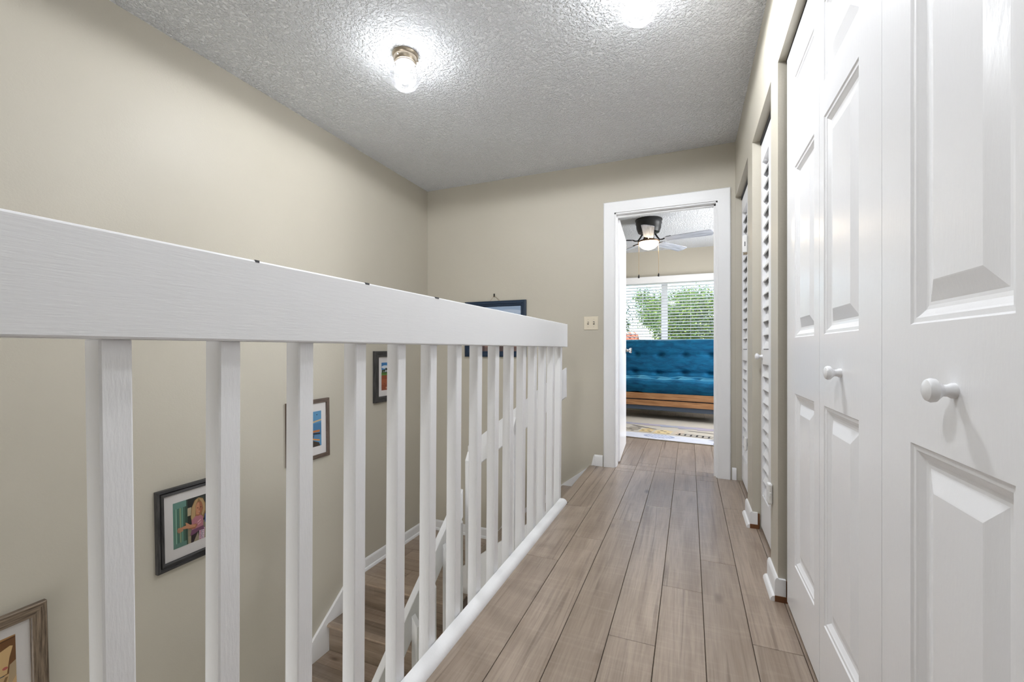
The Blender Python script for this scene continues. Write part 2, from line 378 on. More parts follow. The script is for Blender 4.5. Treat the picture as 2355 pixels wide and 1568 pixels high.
# ---- stairs: upper flight (hall to landing) and lower flight (landing down)
lf = struct(B(XL, -1.36, YLN+0.03, YE, ZL-0.25, ZL-0.012).build('floor_landing', 'subfloor'), 'brown wood plank stair landing below the hall', 'floor')
y = YLN+0.13; k = 0
while y < YE-0.01:
    yb = min(y+0.147, YE); xs = XL + [0.35, 0.62, 0.15, 0.80, 0.45][k % 5]
    for a, b in ((XL, xs), (xs, -1.36)):
        B(a+0.001, b-0.001, y+0.0011, yb-0.0011, ZL-0.012, ZL).build('plank', 'plank_landing', lf, bevel=0.0013, at=((a+b)/2, y, ZL))
    y = yb; k += 1
def nosing_prof(d):      # tread cross-section: u = into the step, v = up
    return [(d, 0), (0.012, 0), (0.003, -0.004), (0, -0.011), (0.003, -0.019), (0.010, -0.023), (0.022, -0.024), (0.022, -0.016), (d, -0.016)]
MB().prism(nosing_prof(0.13), XL+0.001, -1.4145, lambda u, v, t: (t, YLN+u, ZL+v)).build('stair_nosing', 'plank_landing', lf, smooth=True)
st = empty('lower_stairs', (-1.85, YLN, ZLOW)); tag(st, 'brown wood steps descending from the landing toward the viewer', 'stairs')
n_low = int(round((ZL-ZLOW)/RISE))
for i in range(n_low):
    zt = ZL - RISE*i; yn = YLN - RUN*i
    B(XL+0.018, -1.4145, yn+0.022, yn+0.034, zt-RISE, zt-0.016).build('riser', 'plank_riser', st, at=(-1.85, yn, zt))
    if i:
        B(XL+0.018, -1.4145, yn+0.146, yn+RUN+0.022, zt-0.016, zt).build('tread_board', 'plank_landing', st, at=(-2.1+0.2*i, yn, zt))
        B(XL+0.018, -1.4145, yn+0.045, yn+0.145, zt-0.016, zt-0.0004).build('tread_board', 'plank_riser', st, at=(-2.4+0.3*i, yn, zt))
        MB().prism(nosing_prof(0.045), XL+0.018, -1.4145, lambda u, v, t: (t, yn+u, zt+v)).build('stair_nosing', 'plank_landing', st, smooth=True, at=(-1.85+0.1*i, yn, zt))
us = empty('upper_stairs', (-1.1, 3.05, ZL)); tag(us, 'short flight of wood steps rising along the end wall to the hall', 'stairs')
XS = [-0.742 - RUN*i for i in range(4)]
for i in range(4):
    zt = -RISE*i; xn = XS[i]
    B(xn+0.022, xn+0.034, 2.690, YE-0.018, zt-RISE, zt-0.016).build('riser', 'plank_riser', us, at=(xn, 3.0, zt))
    if i:
        MB().prism(nosing_prof(RUN+0.022), 2.690, YE-0.018, lambda u, v, t: (xn+u, t, zt+v)).build('tread', 'plank_hall', us, smooth=True, at=(xn, 3+0.3*i, zt))
struct(B(XL, -0.8, YN, 0.65, ZLOW-0.1, ZLOW).build('floor_lower', 'plank_landing'))
# white stringer boards and wall skirts
SL = RISE/RUN
def sloped(pts, a, b, fn, name, mat, parent=None, **kw): return MB().prism(pts, a, b, fn).build(name, mat, parent, **kw)
x1s, x0s = -0.800, -1.475
zt = lambda x: -0.060 + (x+0.80)*SL
o = sloped([(x1s, zt(x1s)), (x0s, zt(x0s)), (x0s, ZL-0.25), (x1s, zt(x1s)-0.62)], 2.652, 2.688, lambda u, v, t: (u, t, v), 'trim_1', 'white_trim', bevel=0.002)
struct(o, 'white board closing the open side of the upper steps', 'trim')
yb0 = YLN - RUN*n_low
top = lambda y: ZL + (y - YLN)*SL + 0.055
o = sloped([(YLN+0.06, ZL+0.085), (YLN+0.045, ZL+0.085), (yb0, top(yb0)), (yb0, ZLOW), (yb0+0.2, ZLOW), (YLN+0.06, ZL-0.20)], XL, XL+0.018, lambda u, v, t: (t, u, v), 'trim_2', 'white_trim', bevel=0.003)
struct(o, 'white skirt board stepping down along the stairwell wall', 'trim')
z2 = lambda x: 0.0 + (x+0.722)*SL + 0.012
o = sloped([(-0.716, 0.086), (-0.70, 0.003), (-0.728, 0.003), (-0.728, -0.24), (-1.56, z2(-1.56)-0.16), (-1.56, ZL+0.09), (-1.50, z2(-1.45)-0.02), (-0.735, z2(-0.735))], YE-0.018, YE, lambda u, v, t: (u, t, v), 'trim_3', 'white_trim')
struct(o, 'white skirt board sloping beside the upper steps on the end wall', 'trim')
# ---- baseboards
def bb_prof(h=0.088, t=0.013, shoe=True):
    p = [(0, 0), (0, h), (t*0.45, h), (t*0.8, h-0.006), (t, h-0.016), (t, 0.02)]
    if shoe: p += [(t+0.008, 0.018), (t+0.014, 0.010), (t+0.015, 0)]
    else: p += [(t, 0)]
    return p
struct(MB().prism(bb_prof(), YLN+0.05, YE, lambda u, v, t: (XL+u, t, ZL+v)).build('baseboard_left', 'white_trim', smooth=True))
struct(MB().prism(bb_prof(), XL, -1.545, lambda u, v, t: (t, YE-u, ZL+v)).build('baseboard_landing', 'white_trim', smooth=True))
e = MB().prism(bb_prof(0.088, 0.013, False), -0.712, -0.645, lambda u, v, t: (t, YE-u, v)); struct(e.build('baseboard_end', 'white_trim', smooth=True))
struct(MB().prism(bb_prof(0.086, 0.015, False), 0.286, XR+0.006, lambda u, v, t: (t, YE-u, v)).build('baseboard_corner', 'white_trim', smooth=True))
for nm, a, b in (('baseboard_right', 1.885, 2.037), ('baseboard_middle', 2.604, 2.795)):
    r = MB(); r.prism(bb_prof(0.088, 0.012), a-0.012, b+0.012, lambda u, v, t: (XR-u, t, v))
    r.box(XR, XR+0.024, a-0.012, a, 0.0, 0.084); r.box(XR, XR+0.03, b, b+0.012, 0, 0.084)
    o = struct(r.build(nm, 'white_trim', smooth=True, weld=False))
    B(XR+0.0245, XR+0.034, a-0.006, a+0.004, 0.0, 0.078).build('exposed_wood', 'raw_wood', o)
    B(XR-0.012, XR+0.030, a-0.014, a-0.0115, 0.0, 0.022).build('exposed_wood', 'raw_wood', o)
# ---- bedroom doorway casing, jamb, stop
CW = 0.086
def casing_prof():   # u across from the opening, v out of the wall
    return [(0, 0), (0, 0.010), (0.010, 0.014), (0.030, 0.012), (0.060, 0.017), (0.080, 0.018), (CW, 0.012), (CW, 0)]
def casing(mb, x0, x1, h, z0, fn):
    rings = []
    pr = casing_prof()
    for (cx, cz, dx, dz) in ((x0, z0, -1, 0), (x0, h, -1, 1), (x1, h, 1, 1), (x1, z0, 1, 0)):
        rings.append([fn(cx+dx*u, cz+dz*u, v) for u, v in pr])
    n = len(pr); vs = [p for r in rings for p in r]
    fs = [(k*n+i, k*n+(i+1) % n, (k+1)*n+(i+1) % n, (k+1)*n+i) for k in range(3) for i in range(n)] + [tuple(range(n)), tuple(range(4*n-1, 3*n-1, -1))]
    mb.add(vs, fs)
c = MB(); casing(c, DX0+0.008, DX1-0.008, DH-0.008, 0, lambda x, z, v: (x, YE-v, z))
cs = struct(c.build('trim_4', 'white_trim', smooth=True), 'white moulded casing around the bedroom doorway', 'trim')
c = MB(); casing(c, DX0+0.008, DX1-0.008, DH-0.008, 0, lambda x, z, v: (x, YE+0.115+v, z)); c.build('back_casing', 'white_trim', cs, smooth=True)
j = B(DX0, DX0+0.018, YE, YE+0.115, 0, DH); j.box(DX1-0.018, DX1, YE, YE+0.115, 0, DH); j.box(DX0, DX1, YE, YE+0.115, DH-0.018, DH); j.build('jamb', 'white_trim', cs, weld=False)
j = B(DX1-0.030, DX1-0.018, YE+0.04, YE+0.074, 0, DH-0.018); j.box(DX0+0.018, DX1-0.018, YE+0.04, YE+0.074, DH-0.030, DH-0.018); j.box(DX0+0.018, DX0+0.022, YE+0.05, YE+0.07, 0, DH-0.018); j.build('door_stop', 'white_trim', cs, weld=False)
# ---- open bedroom door
dr = struct(empty('door_1', (-0.532, 3.655, 0.0)), 'plain white bedroom door standing open into the room', 'door')
sl = B(-0.035, 0, 0, 0.735, 0.014, 2.012).build('slab', 'white_door'); sl.parent = dr
def rel(mb, name, mat, parent, **kw):     # part modelled in the local space of its parent
    o = mb.build(name, mat, None, **kw); o.parent = parent; return o
k = MB(); k.lathe([(0, -0.004), (0.030, -0.004), (0.031, 0.004), (0.014, 0.010), (0.012, 0.03), (0.022, 0.036), (0.027, 0.048), (0.022, 0.058), (0, 0.060)], (0, 0.675, 0.93), 20, 'x'); rel(k, 'knob', 'chrome', dr, smooth=True)
k = MB(); k.lathe([(0, 0.004), (0.030, 0.004), (0.031, -0.004), (0.014, -0.010), (0.012, -0.03), (0.022, -0.036), (0.027, -0.048), (0.022, -0.058), (0, -0.060)], (-0.035, 0.675, 0.93), 20, 'x'); rel(k, 'knob', 'chrome', dr, smooth=True)
for z in (0.25, 1.05, 1.82):
    k = MB(); k.tube([(-0.036, -0.006, z-0.045), (-0.036, -0.006, z+0.045)], 0.006, 8); rel(k, 'hinge', 'chrome', dr, smooth=True)
dr.rotation_euler.z = math.radians(3.6)

# ---- panelled bifold closet doors
def leaf(parent, y0, y1, s_far, s_near, mat='white_door'):
    zs = [(0.205, 0.792), (0.982, 1.562), (1.655, 1.868)]; z0, z1 = 0.018, 2.000; x0, x1 = XD, XD+0.034
    pa, pb = y0+s_near, y1-s_far
    m = B(x0, x1, y0, pa, z0, z1); m.box(x0, x1, pb, y1, z0, z1)
    e_ = [z0] + [z for p in zs for z in p] + [z1]
    for i in range(0, len(e_), 2): m.box(x0, x1, pa, pb, e_[i], e_[i+1])
    m.box(x0+0.022, x1-0.004, pa, pb, z0+0.1, z1-0.1)
    lo = m.build('leaf', mat, parent, weld=False)
    rings = [(0, 0.0), (0.003, 0.003), (0.010, 0.0035), (0.013, 0.006), (0.022, 0.0115), (0.028, 0.0125), (0.033, 0.0125), (0.062, 0.0035), (0.064, 0.003)]
    for a, b in zs:
        q = MB(); vs = []; fs = []
        for d, dep in rings: vs += [(x0+dep, pa+d, a+d), (x0+dep, pb-d, a+d), (x0+dep, pb-d, b-d), (x0+dep, pa+d, b-d)]
        for r in range(len(rings)-1):
            for i in range(4): fs.append((r*4+i, r*4+(i+1) % 4, r*4+4+(i+1) % 4, r*4+4+i))
        n = (len(rings)-1)*4; fs.append((n, n+1, n+2, n+3)); q.add(vs, fs); q.build('panel', mat, lo)
    return lo
def wood_knob(parent, y, z, x=None, mat='white_door'):
    x = XD if x is None else x
    k = MB(); k.lathe([(0.0, 0.002), (0.0105, 0.001), (0.0105, -0.004), (0.0082, -0.008), (0.0080, -0.013), (0.0115, -0.017), (0.0160, -0.021), (0.0168, -0.026), (0.0145, -0.0305), (0.008, -0.0335), (0, -0.034)], (x, y, z), 28, 'x')
    k.build('knob', mat, parent, smooth=True)
d2 = struct(empty('door_2', (XD, 1.43, 0.018)), 'white panelled bifold closet door farther along the hall', 'door')
leaf(d2, 1.4285, 1.853, 0.122, 0.054); l2 = leaf(d2, 1.0095, 1.4265, 0.042, 0.118); wood_knob(l2, 1.245, 0.886)
d3 = struct(empty('door_3', (XD, 0.59, 0.018)), 'white panelled bifold closet door nearest the viewer', 'door')
l3 = leaf(d3, 0.5905, 1.0075, 0.112, 0.060); wood_knob(l3, 0.768, 0.886); leaf(d3, -0.03, 0.5885, 0.05, 0.12)
# ---- louvered bifold closet doors
XV = XR+0.040
slat_me = MB().prism([(-0.003, 0.0315), (0.0005, 0.0335), (0.003, 0.0315), (0.003, -0.0315), (0.0, -0.0335), (-0.003, -0.0315)], -0.5, 0.5, lambda u, v, t: (u, t, v)).mesh('slat', smooth=False)
slat_me.materials.append(M['white_louver'])
def louver_leaf(parent, y0, y1, knob=None):
    z0, z1 = 0.018, 2.005; sw = 0.042; x0, x1 = XV, XV+0.034
    m = B(x0, x1, y0, y0+sw, z0, z1); m.box(x0, x1, y1-sw, y1, z0, z1)
    for a, b in ((z0, 0.192), (0.866, 0.940), (1.905, z1)): m.box(x0, x1, y0+sw, y1-sw, a, b)
    lo = m.build('leaf', 'white_louver', parent, weld=False)
    for a, b in ((0.192, 0.866), (0.940, 1.905)):
        n = int((b-a)/0.0672)
        for i in range(n):
            s_ = inst(slat_me, 'slat', lo, (x0+0.0172, (y0+y1)/2, a+(i+0.5)*(b-a)/n), (0, math.radians(20), 0)); s_.scale.y = y1-y0-2*sw+0.004
    if knob: wood_knob(lo, knob, 0.905, x0, 'white_louver')
    return lo
for nm, (a, b, h), lab in (('door_4', OP[1], 'white louvered closet door between the two narrow wall strips'), ('door_5', OP[2], 'white louvered closet door beside the bedroom doorway')):
    d = struct(empty(nm, (XV, (a+b)/2, 0.018)), lab, 'door'); mid = (a+b)/2
    louver_leaf(d, mid+0.001, b-0.006, mid+0.235 if nm == 'door_4' else None); louver_leaf(d, a+0.006, mid-0.001)
    B(XV-0.004, XV+0.026, a+0.002, b-0.002, h-0.022, h-0.001).build('track', 'dark_paint', d)
B(XD+0.002, XD+0.03, -0.04, 1.88, 2.003, 2.0195).build('track', 'dark_paint', d2)

# ---- window
wf = struct(empty('window_1', ((WX0+WX1)/2, YB, WZ0)), 'wide bedroom window with a white centre post looking onto trees', 'window')
f = MB()
for a in (B(WX0, WX0+0.05, YB+0.05, YB+0.11, WZ0, WZ1), B(WX1-0.05, WX1, YB+0.05, YB+0.11, WZ0, WZ1), B(WX0+0.05, WX1-0.05, YB+0.05, YB+0.11, WZ0, WZ0+0.05), B(WX0+0.05, WX1-0.05, YB+0.05, YB+0.11, WZ1-0.05, WZ1)): f.add(a.v, a.f)
f.build('window_frame', 'white_trim', wf, weld=False)
B(-0.395, -0.305, YB+0.045, YB+0.112, WZ0+0.05, WZ1-0.05).build('mullion', 'white_trim', wf)
for a, b in ((WX0+0.05, -0.395), (-0.305, WX1-0.05)): B(a, b, YB+0.078, YB+0.084, WZ0+0.05, WZ1-0.05).build('pane', 'pane_glass', wf)
B(WX0-0.03, WX1+0.03, YB-0.03, YB+0.05, WZ0-0.02, WZ0+0.004).build('window_sill', 'white_trim', wf)

# ================================================================ THINGS
# ---- hall balustrade
bal = empty('balustrade', (-0.757, 1.2, 0.0)); tag(bal, 'white hallway balustrade with flat top rail and square balusters', 'railing')
RX0, RX1 = -0.780, -0.7215
rb = B(RX0, RX1, YN+0.002, 2.705, 0.9562, 1.1025).build('top_rail', 'white_rail', bal, bevel=0.0035, seg=2)
for y_, w_ in ((0.839, 0.007), (1.152, 0.011), (0.55, 0.004)): B(RX1-0.004, RX1+0.0004, y_-w_, y_+w_, 1.0985, 1.1029).build('paint_chip', 'ink', rb)
MB().prism([(-0.737, 0.0), (-0.737, 0.026), (-0.716, 0.026), (-0.706, 0.023), (-0.698, 0.016), (-0.693, 0.007), (-0.692, 0.0)], YN+0.002, 2.585, lambda u, v, t: (u, t, v)).build('bottom_plate', 'white_trim', bal, smooth=True)
bme = B(-0.019, 0.019, -0.019, 0.019, 0, 1).mesh('baluster', bevel=0.0025); bme.materials.append(M['white_baluster'])
# bevel is for unit height; balusters are scaled in z
for k in range(-12, 15):
    yt = 0.351 + 0.1624*k; lean = 0.030*max(k, 0)/14 - (0.010 if k == 0 else 0)
    yb_ = yt - lean
    o = inst(bme, 'baluster', bal, (-0.7585, yb_ - lean*0.17, -0.16), (-math.atan2(lean, 0.925), 0, 0)); o.scale.z = 1.118
# ---- stair handrails with pointed pickets
def picket(mb, fn, h0, h1, w=0.036, flip=False):
    """square picket, near top corner cut to a point; fn(u across, d out, z)"""
    hw = w/2; c = 0.055
    prof = [(0, h0), (w, h0), (w, h1-c), (0, h1)]
    mb.prism(prof, -hw, hw, lambda u, v, t: fn(t, u, v))
uh = empty('stair_handrail', (-1.06, 2.60, -0.4)); tag(uh, 'white sloped handrail with square pickets beside the upper steps', 'railing')
xa, xb = -0.722, -1.415; rt = lambda x: 0.830 + (x+0.717)*0.795
sloped([(xa, rt(xa)), (xa, rt(xa)-0.187), (xb, rt(xb)-0.187), (xb, rt(xb))], 2.652, 2.690, lambda u, v, t: (u, t, v), 'rail', 'white_rail', uh, bevel=0.003)
for x in (-1.398, -1.236, -1.074, -0.912):
    h1 = rt(x)-0.05
    m = MB(); picket(m, lambda t, u, v, x=x: (x+t, 2.6515-u, v), zt(x)-0.10, h1); m.build('picket', 'white_baluster', uh, bevel=0.002)
lh = empty('stair_handrail', (-1.43, 2.0, -1.2)); tag(lh, 'white sloped handrail dropping beside the lower steps', 'railing')
ya, yb2 = 2.585, 0.75; lt = lambda y: 0.012 + (y-2.60)*0.80
sloped([(ya, lt(ya)), (ya, lt(ya)-0.19), (yb2, lt(yb2)-0.19), (yb2, lt(yb2))], -1.452, -1.414, lambda u, v, t: (t, u, v), 'rail', 'white_rail', lh, bevel=0.003)
y = 2.50
while y > 0.9:
    zb = ZL + (y-YLN)*SL - 0.30
    m = MB(); picket(m, lambda t, u, v, y=y: (-1.4135+u, y+t, v), zb, lt(y)-0.07); m.build('picket', 'white_baluster', lh, bevel=0.002); y -= 0.162
B(-1.374, -1.356, YLN-0.02, YLN+0.10, ZL-0.20, ZL-0.03).build('split_end', 'split_wood', lf)
so = sloped([(YLN+0.05, ZL-0.03), (YLN+0.05, ZL-0.30), (yb0, top(yb0)-0.45), (yb0, top(yb0)-0.1)], -1.376, -1.356, lambda u, v, t: (t, u, v), 'trim_5', 'white_trim')
struct(so, 'white board closing the open side of the lower steps', 'trim')

# ---- globe ceiling lights
def globe_light(x, y, label, power):
    r = empty('ceiling_light', (x, y, ZC)); tag(r, label, 'ceiling light', 'glass globe ceiling lights')
    m = MB(); m.lathe([(0, 0), (0.064, 0), (0.066, -0.006), (0.063, -0.014), (0.058, -0.018), (0.056, -0.040), (0.053, -0.044), (0, -0.044)], (x, y, ZC), 40); m.build('canopy', 'nickel', r, smooth=True)
    for a in (0.5, 2.6, 4.7):
        m = MB(); m.tube([(x+0.055*math.cos(a), y+0.055*math.sin(a), ZC-0.031), (x+0.066*math.cos(a), y+0.066*math.sin(a), ZC-0.031)], 0.004, 8); m.build('thumb_screw', 'nickel', r, smooth=True)
    m = MB(); m.lathe([(0, -0.0445), (0.046, -0.0445), (0.046, -0.050), (0.020, -0.054), (0.018, -0.078), (0, -0.078)], (x, y, ZC), 28); m.build('socket', 'socket_white', r, smooth=True)
    pr = []
    R = 0.076; zc = -0.044-0.066
    for i in range(25):
        a = math.radians(30) + (PI-math.radians(30))*i/24
        pr.append((max(R*math.sin(a), 0.0001), zc+R*math.cos(a)))
    pr = [(0.041, -0.043)] + pr
    m = MB(); m.lathe(pr, (x, y, ZC), 40); m.build('globe', 'globe_glass', r, smooth='all')
    m = MB(); m.lathe([(0.0001, 0.030), (0.016, 0.028), (0.022, 0.018), (0.029, 0.004), (0.030, -0.008), (0.025, -0.020), (0.014, -0.028), (0.0001, -0.031)], (x, y, ZC-0.108), 14); m.build('bulb', 'bulb_glow', r, smooth='all')
    ld = bpy.data.lights.new('lamp_light', 'SPOT'); ld.energy = DOWN*2*power; ld.color = (0.945, 0.975, 1.0); ld.spot_size = math.radians(180); ld.spot_blend = 0.1; ld.shadow_soft_size = 0.06
    lo = bpy.data.objects.new('lamp_light', ld); COL.objects.link(lo); lo.parent = r; lo.location = (0, 0, -0.086)
    return r
globe_light(-1.337, 1.835, 'clear glass globe ceiling light above the stairwell', 0.38)
globe_light(-0.185, 1.815, 'clear glass globe ceiling light above the hall, cut by the top edge', 0.90)
globe_light(-0.47, 0.35, 'unseen clear glass globe light added above the viewer for fill', 0.50)  # extra lamp out of view, added to fill the near doors and rail

# ---- ceiling fan in the bedroom
FX, FY = -0.435, 5.24
fan = empty('ceiling_fan', (FX, FY, ZC)); tag(fan, 'black ceiling fan with pale blades and a lit bowl in the bedroom', 'ceiling fan')
m = MB(); m.lathe([(0, 0), (0.150, 0), (0.152, -0.012), (0.143, -0.020), (0.146, -0.05), (0.140, -0.06), (0.137, -0.10), (0.118, -0.150), (0.06, -0.165), (0, -0.166)], (FX, FY, ZC), 40); m.build('housing', 'black_metal', fan, smooth=True)
m = MB(); m.lathe([(0, -0.160), (0.062, -0.160), (0.060, -0.185), (0.048, -0.192), (0.044, -0.222), (0.070, -0.232), (0.112, -0.243), (0.122, -0.254), (0.120, -0.264), (0, -0.262)], (FX, FY, ZC), 36); m.build('light_fitter', 'bronze', fan, smooth=True)
m = MB(); m.lathe([(0.110, -0.262)] + [(0.110*math.cos(a), -0.262-0.084*math.sin(a)) for a in [PI/2*i/12 for i in range(1, 12)]] + [(0.0001, -0.346)], (FX, FY, ZC), 32); m.build('glass_bowl', 'bowl_glow', fan, smooth='all')
ZBL = 2.19
def blade_me():
    n = 14; pts = []
    L0, L1 = 0.20, 0.665
    for i in range(n+1):
        t = i/n; pts.append((L0+(L1-L0)*t, 0.052+0.014*t))
    outl = [(x_, -w_) for x_, w_ in pts] + [(L1+0.020, -0.045), (L1+0.027, -0.015), (L1+0.027, 0.02), (L1+0.018, 0.05)] + [(x_, w_) for x_, w_ in reversed(pts)] + [(L0-0.012, 0.03), (L0-0.012, -0.03)]
    m = MB(); m.prism(outl, -0.003, 0.003, lambda u, v, t: (u, v*math.cos(0.20)+t*math.sin(0.2), t*math.cos(0.2)-v*math.sin(0.20))); return m.mesh('blade')
bm_ = blade_me(); bm_.materials.append(M['blade'])
im = MB()
im.tube([(0.075, 0, 0.075), (0.10, 0, 0.035), (0.125, 0, 0.004), (0.155, 0, 0.002), (0.19, 0.0, 0.012)], [0.010, 0.009, 0.008, 0.008, 0.009], 8)
im.tube([(0.185, 0, 0.012), (0.21, 0.034, 0.004), (0.26, 0.036, 0.004)], 0.006, 6); im.tube([(0.185, 0, 0.012), (0.21, -0.034, 0.016), (0.26, -0.036, 0.018)], 0.006, 6); im.tube([(0.17, 0, 0.01), (0.27, 0, 0.010)], 0.006, 6)
irme = im.mesh('blade_iron', smooth=True); irme.materials.append(M['black_metal'])
for k in range(5):
    a = math.radians(-14+72*k)
    b_ = inst(bm_, 'blade', fan, (FX, FY, ZBL), (0, 0, a)); ir = bpy.data.objects.new('blade_iron', irme); COL.objects.link(ir); ir.parent = b_
for dx, dy, z0, z1 in ((-0.105, -0.05, 2.19, 1.80), (0.108, 0.01, 2.19, 1.815)):
    m = MB(); m.tube([(FX+dx, FY+dy, z0), (FX+dx, FY+dy, z1)], 0.0022, 6); c_ = m.build('pull_chain', 'brass_chain', fan)
    m = MB(); m.lathe([(0.0001, 0.008), (0.003, 0.004), (0.009, -0.018), (0.011, -0.028), (0.008, -0.036), (0.0001, -0.038)], (FX+dx, FY+dy, z1), 12); m.build('chain_pull', 'black_plastic', c_, smooth='all')

# ---- window blind
bl = empty('window_blind', (-0.35, YB-0.03, WZ1)); tag(bl, 'white horizontal slat blind hanging over the bedroom window', 'blind')
BX0, BX1 = WX0-0.04, WX1+0.04
MB().prism([(0, 0), (0, 0.098), (0.008, 0.102), (0.014, 0.094), (0.012, 0.060), (0.014, 0.010), (0.008, 0)], BX0, BX1, lambda u, v, t: (t, YB-0.085-u, 1.935+v)).build('valance', 'white_trim', bl, smooth=True)
B(BX0, BX1, YB-0.084, YB-0.004, 1.955, 2.03).build('head_rail', 'white_trim', bl)
sm = MB().prism([(-0.024, -0.001), (-0.012, 0.0016), (0, 0.0024), (0.012, 0.0016), (0.024, -0.001), (0.024, 0.0016), (0.012, 0.0042), (0, 0.005), (-0.012, 0.0042), (-0.024, 0.0016)], BX0+0.005, BX1-0.005, lambda u, v, t: (t, u, v)).mesh('slat', smooth=True); sm.materials.append(M['plastic_white'])
z = 1.925
while z > 0.98:
    inst(sm, 'slat', bl, (0, YB-0.042, z), (math.radians(-13), 0, 0)); z -= 0.0442
B(BX0+0.005, BX1-0.005, YB-0.066, YB-0.018, 0.940, 0.962).build('bottom_rail', 'plastic_white', bl, bevel=0.004)
for x in (-1.2, -0.66, 0.02, 0.5):
    m = MB()
    for dy in (-0.067, -0.017): m.tube([(x, YB+dy, 0.962), (x, YB+dy, 1.955)], 0.0013, 5)
    m.build('ladder_cord', 'plastic_white', bl, weld=False)

# ---- teal futon (built at the origin facing -y, then turned)
fu = empty('futon', (0, 0, 0)); tag(fu, 'teal velvet tufted futon sofa on a wooden frame under the window', 'sofa')
FW = 1.0
def seat(u, v):
    x_ = -FW + 2*FW*u; t = v
    path = [(0.02, 0.352), (-0.012, 0.40), (-0.014, 0.46), (0.015, 0.505), (0.09, 0.528), (0.24, 0.536), (0.40, 0.550), (0.56, 0.552), (0.70, 0.53), (0.74, 0.45), (0.74, 0.36), (0.4, 0.348)]
    f_ = t*(len(path)-1); i = min(int(f_), len(path)-2); g = f_-i
    y_ = path[i][0]*(1-g)+path[i+1][0]*g; z_ = path[i][1]*(1-g)+path[i+1][1]*g
    dip = 0.0
    for k in range(-3, 4): dip += math.exp(-((x_-k*0.30)**2/0.003 + (y_-0.33)**2/0.006))
    z_ += 0.006*math.sin(x_*9)+0.004*math.sin(x_*23+y_*14) - (0.03*dip if 0.05 < y_ < 0.7 and z_ > 0.45 else 0)
    if z_ < 0.40 and y_ < 0.1: z_ -= 0.012*max(0, math.sin(x_*4+1.2))
    ed = max(0, abs(x_)-FW+0.06)/0.06; y_ += 0.03*ed*ed if v < 0.5 else -0.03*ed*ed; z_ -= 0.03*ed*ed if z_ > 0.45 else 0
    return (x_, y_, z_)
m = MB(); m.grid(80, 66, seat); o = m.build('seat_cushion', 'velvet', None, smooth='all'); o.parent = fu
def back(u, v):
    x_ = -FW + 2*FW*u
    path = [(0.50, 0.50), (0.50, 0.56), (0.525, 0.63), (0.58, 0.75), (0.64, 0.88), (0.69, 0.98), (0.73, 1.045), (0.79, 1.064), (0.85, 1.04), (0.86, 0.97), (0.78, 0.78), (0.70, 0.55)]
    f_ = v*(len(path)-1); i = min(int(f_), len(path)-2); g = f_-i
    y_ = path[i][0]*(1-g)+path[i+1][0]*g; z_ = path[i][1]*(1-g)+path[i+1][1]*g
    if v < 0.62:
        dip = 0; row_ = 0
        for zc in (0.60, 0.845):
            for k in range(-3, 4): dip += math.exp(-(((x_-0.07-k*0.36)/0.055)**2 + ((z_-zc)/0.030)**2))
            row_ += math.exp(-((z_-zc)/0.022)**2)
        wr = 0.005*math.sin(z_*70+math.sin(x_*8)*2.2)*(0.5+0.5*math.cos((x_-0.07)*2*PI/0.36))
        y_ += 0.050*dip + 0.020*row_ + wr - 0.018*math.sin((z_-0.60)/0.245*PI)**2
    z_ += 0.004*math.sin(x_*7)
    ed = max(0, abs(x_)-FW+0.06)/0.06; y_ += (0.04 if v < 0.6 else -0.04)*ed*ed
    return (x_, y_, z_)
m = MB(); m.grid(110, 90, back); o = m.build('back_cushion', 'velvet', None, smooth='all'); o.parent = fu
for z0, z1, d in ((0.264, 0.345, 0.0), (0.178, 0.250, 0.004)):
    o = B(-FW, FW, d, d+0.03, z0, z1).build('front_rail', 'butcher', None, bevel=0.003); o.parent = fu
o = B(-FW+0.01, FW-0.01, 0.035, 0.075, 0.118, 0.176).build('metal_beam', 'steel_blue', None, bevel=0.004); o.parent = fu
o = B(-FW+0.02, FW-0.02, 0.08, 0.72, 0.30, 0.335).build('bed_deck', 'black_metal', None); o.parent = fu
o = B(-FW+0.01, FW-0.01, 0.70, 0.74, 0.118, 0.34).build('back_beam', 'steel_blue', None); o.parent = fu
for x in (-FW+0.05, FW-0.05):
    for y in (0.055, 0.70):
        m = MB(); m.tube([(x, y, 0.0), (x, y, 0.30)], [0.020, 0.026], 12); o = m.build('leg', 'black_metal', None, smooth=True); o.parent = fu
fu.location = (-0.215, 6.0, 0.0135); fu.rotation_euler.z = math.radians(-10.0); fu.scale = (0.93, 0.73, 1.0)

# ---- flat prints
def sheet(layers, w, h, fn, step=0.00025):
    mb = MB(); n = 0
    for col, poly in layers:
        c_ = srgb(*col)
        mb.add([fn(u*w, v*h, n*step) for u, v in poly], [tuple(range(len(poly)))], c_); n += 1
    return mb
def R_(x0, y0, x1, y1): return [(x0, y0), (x1, y0), (x1, y1), (x0, y1)]
def E_(cx, cy, rx, ry, n=18, a0=0, a1=2*PI): return [(cx+rx*math.cos(a0+(a1-a0)*i/n), cy+ry*math.sin(a0+(a1-a0)*i/n)) for i in range(n)]

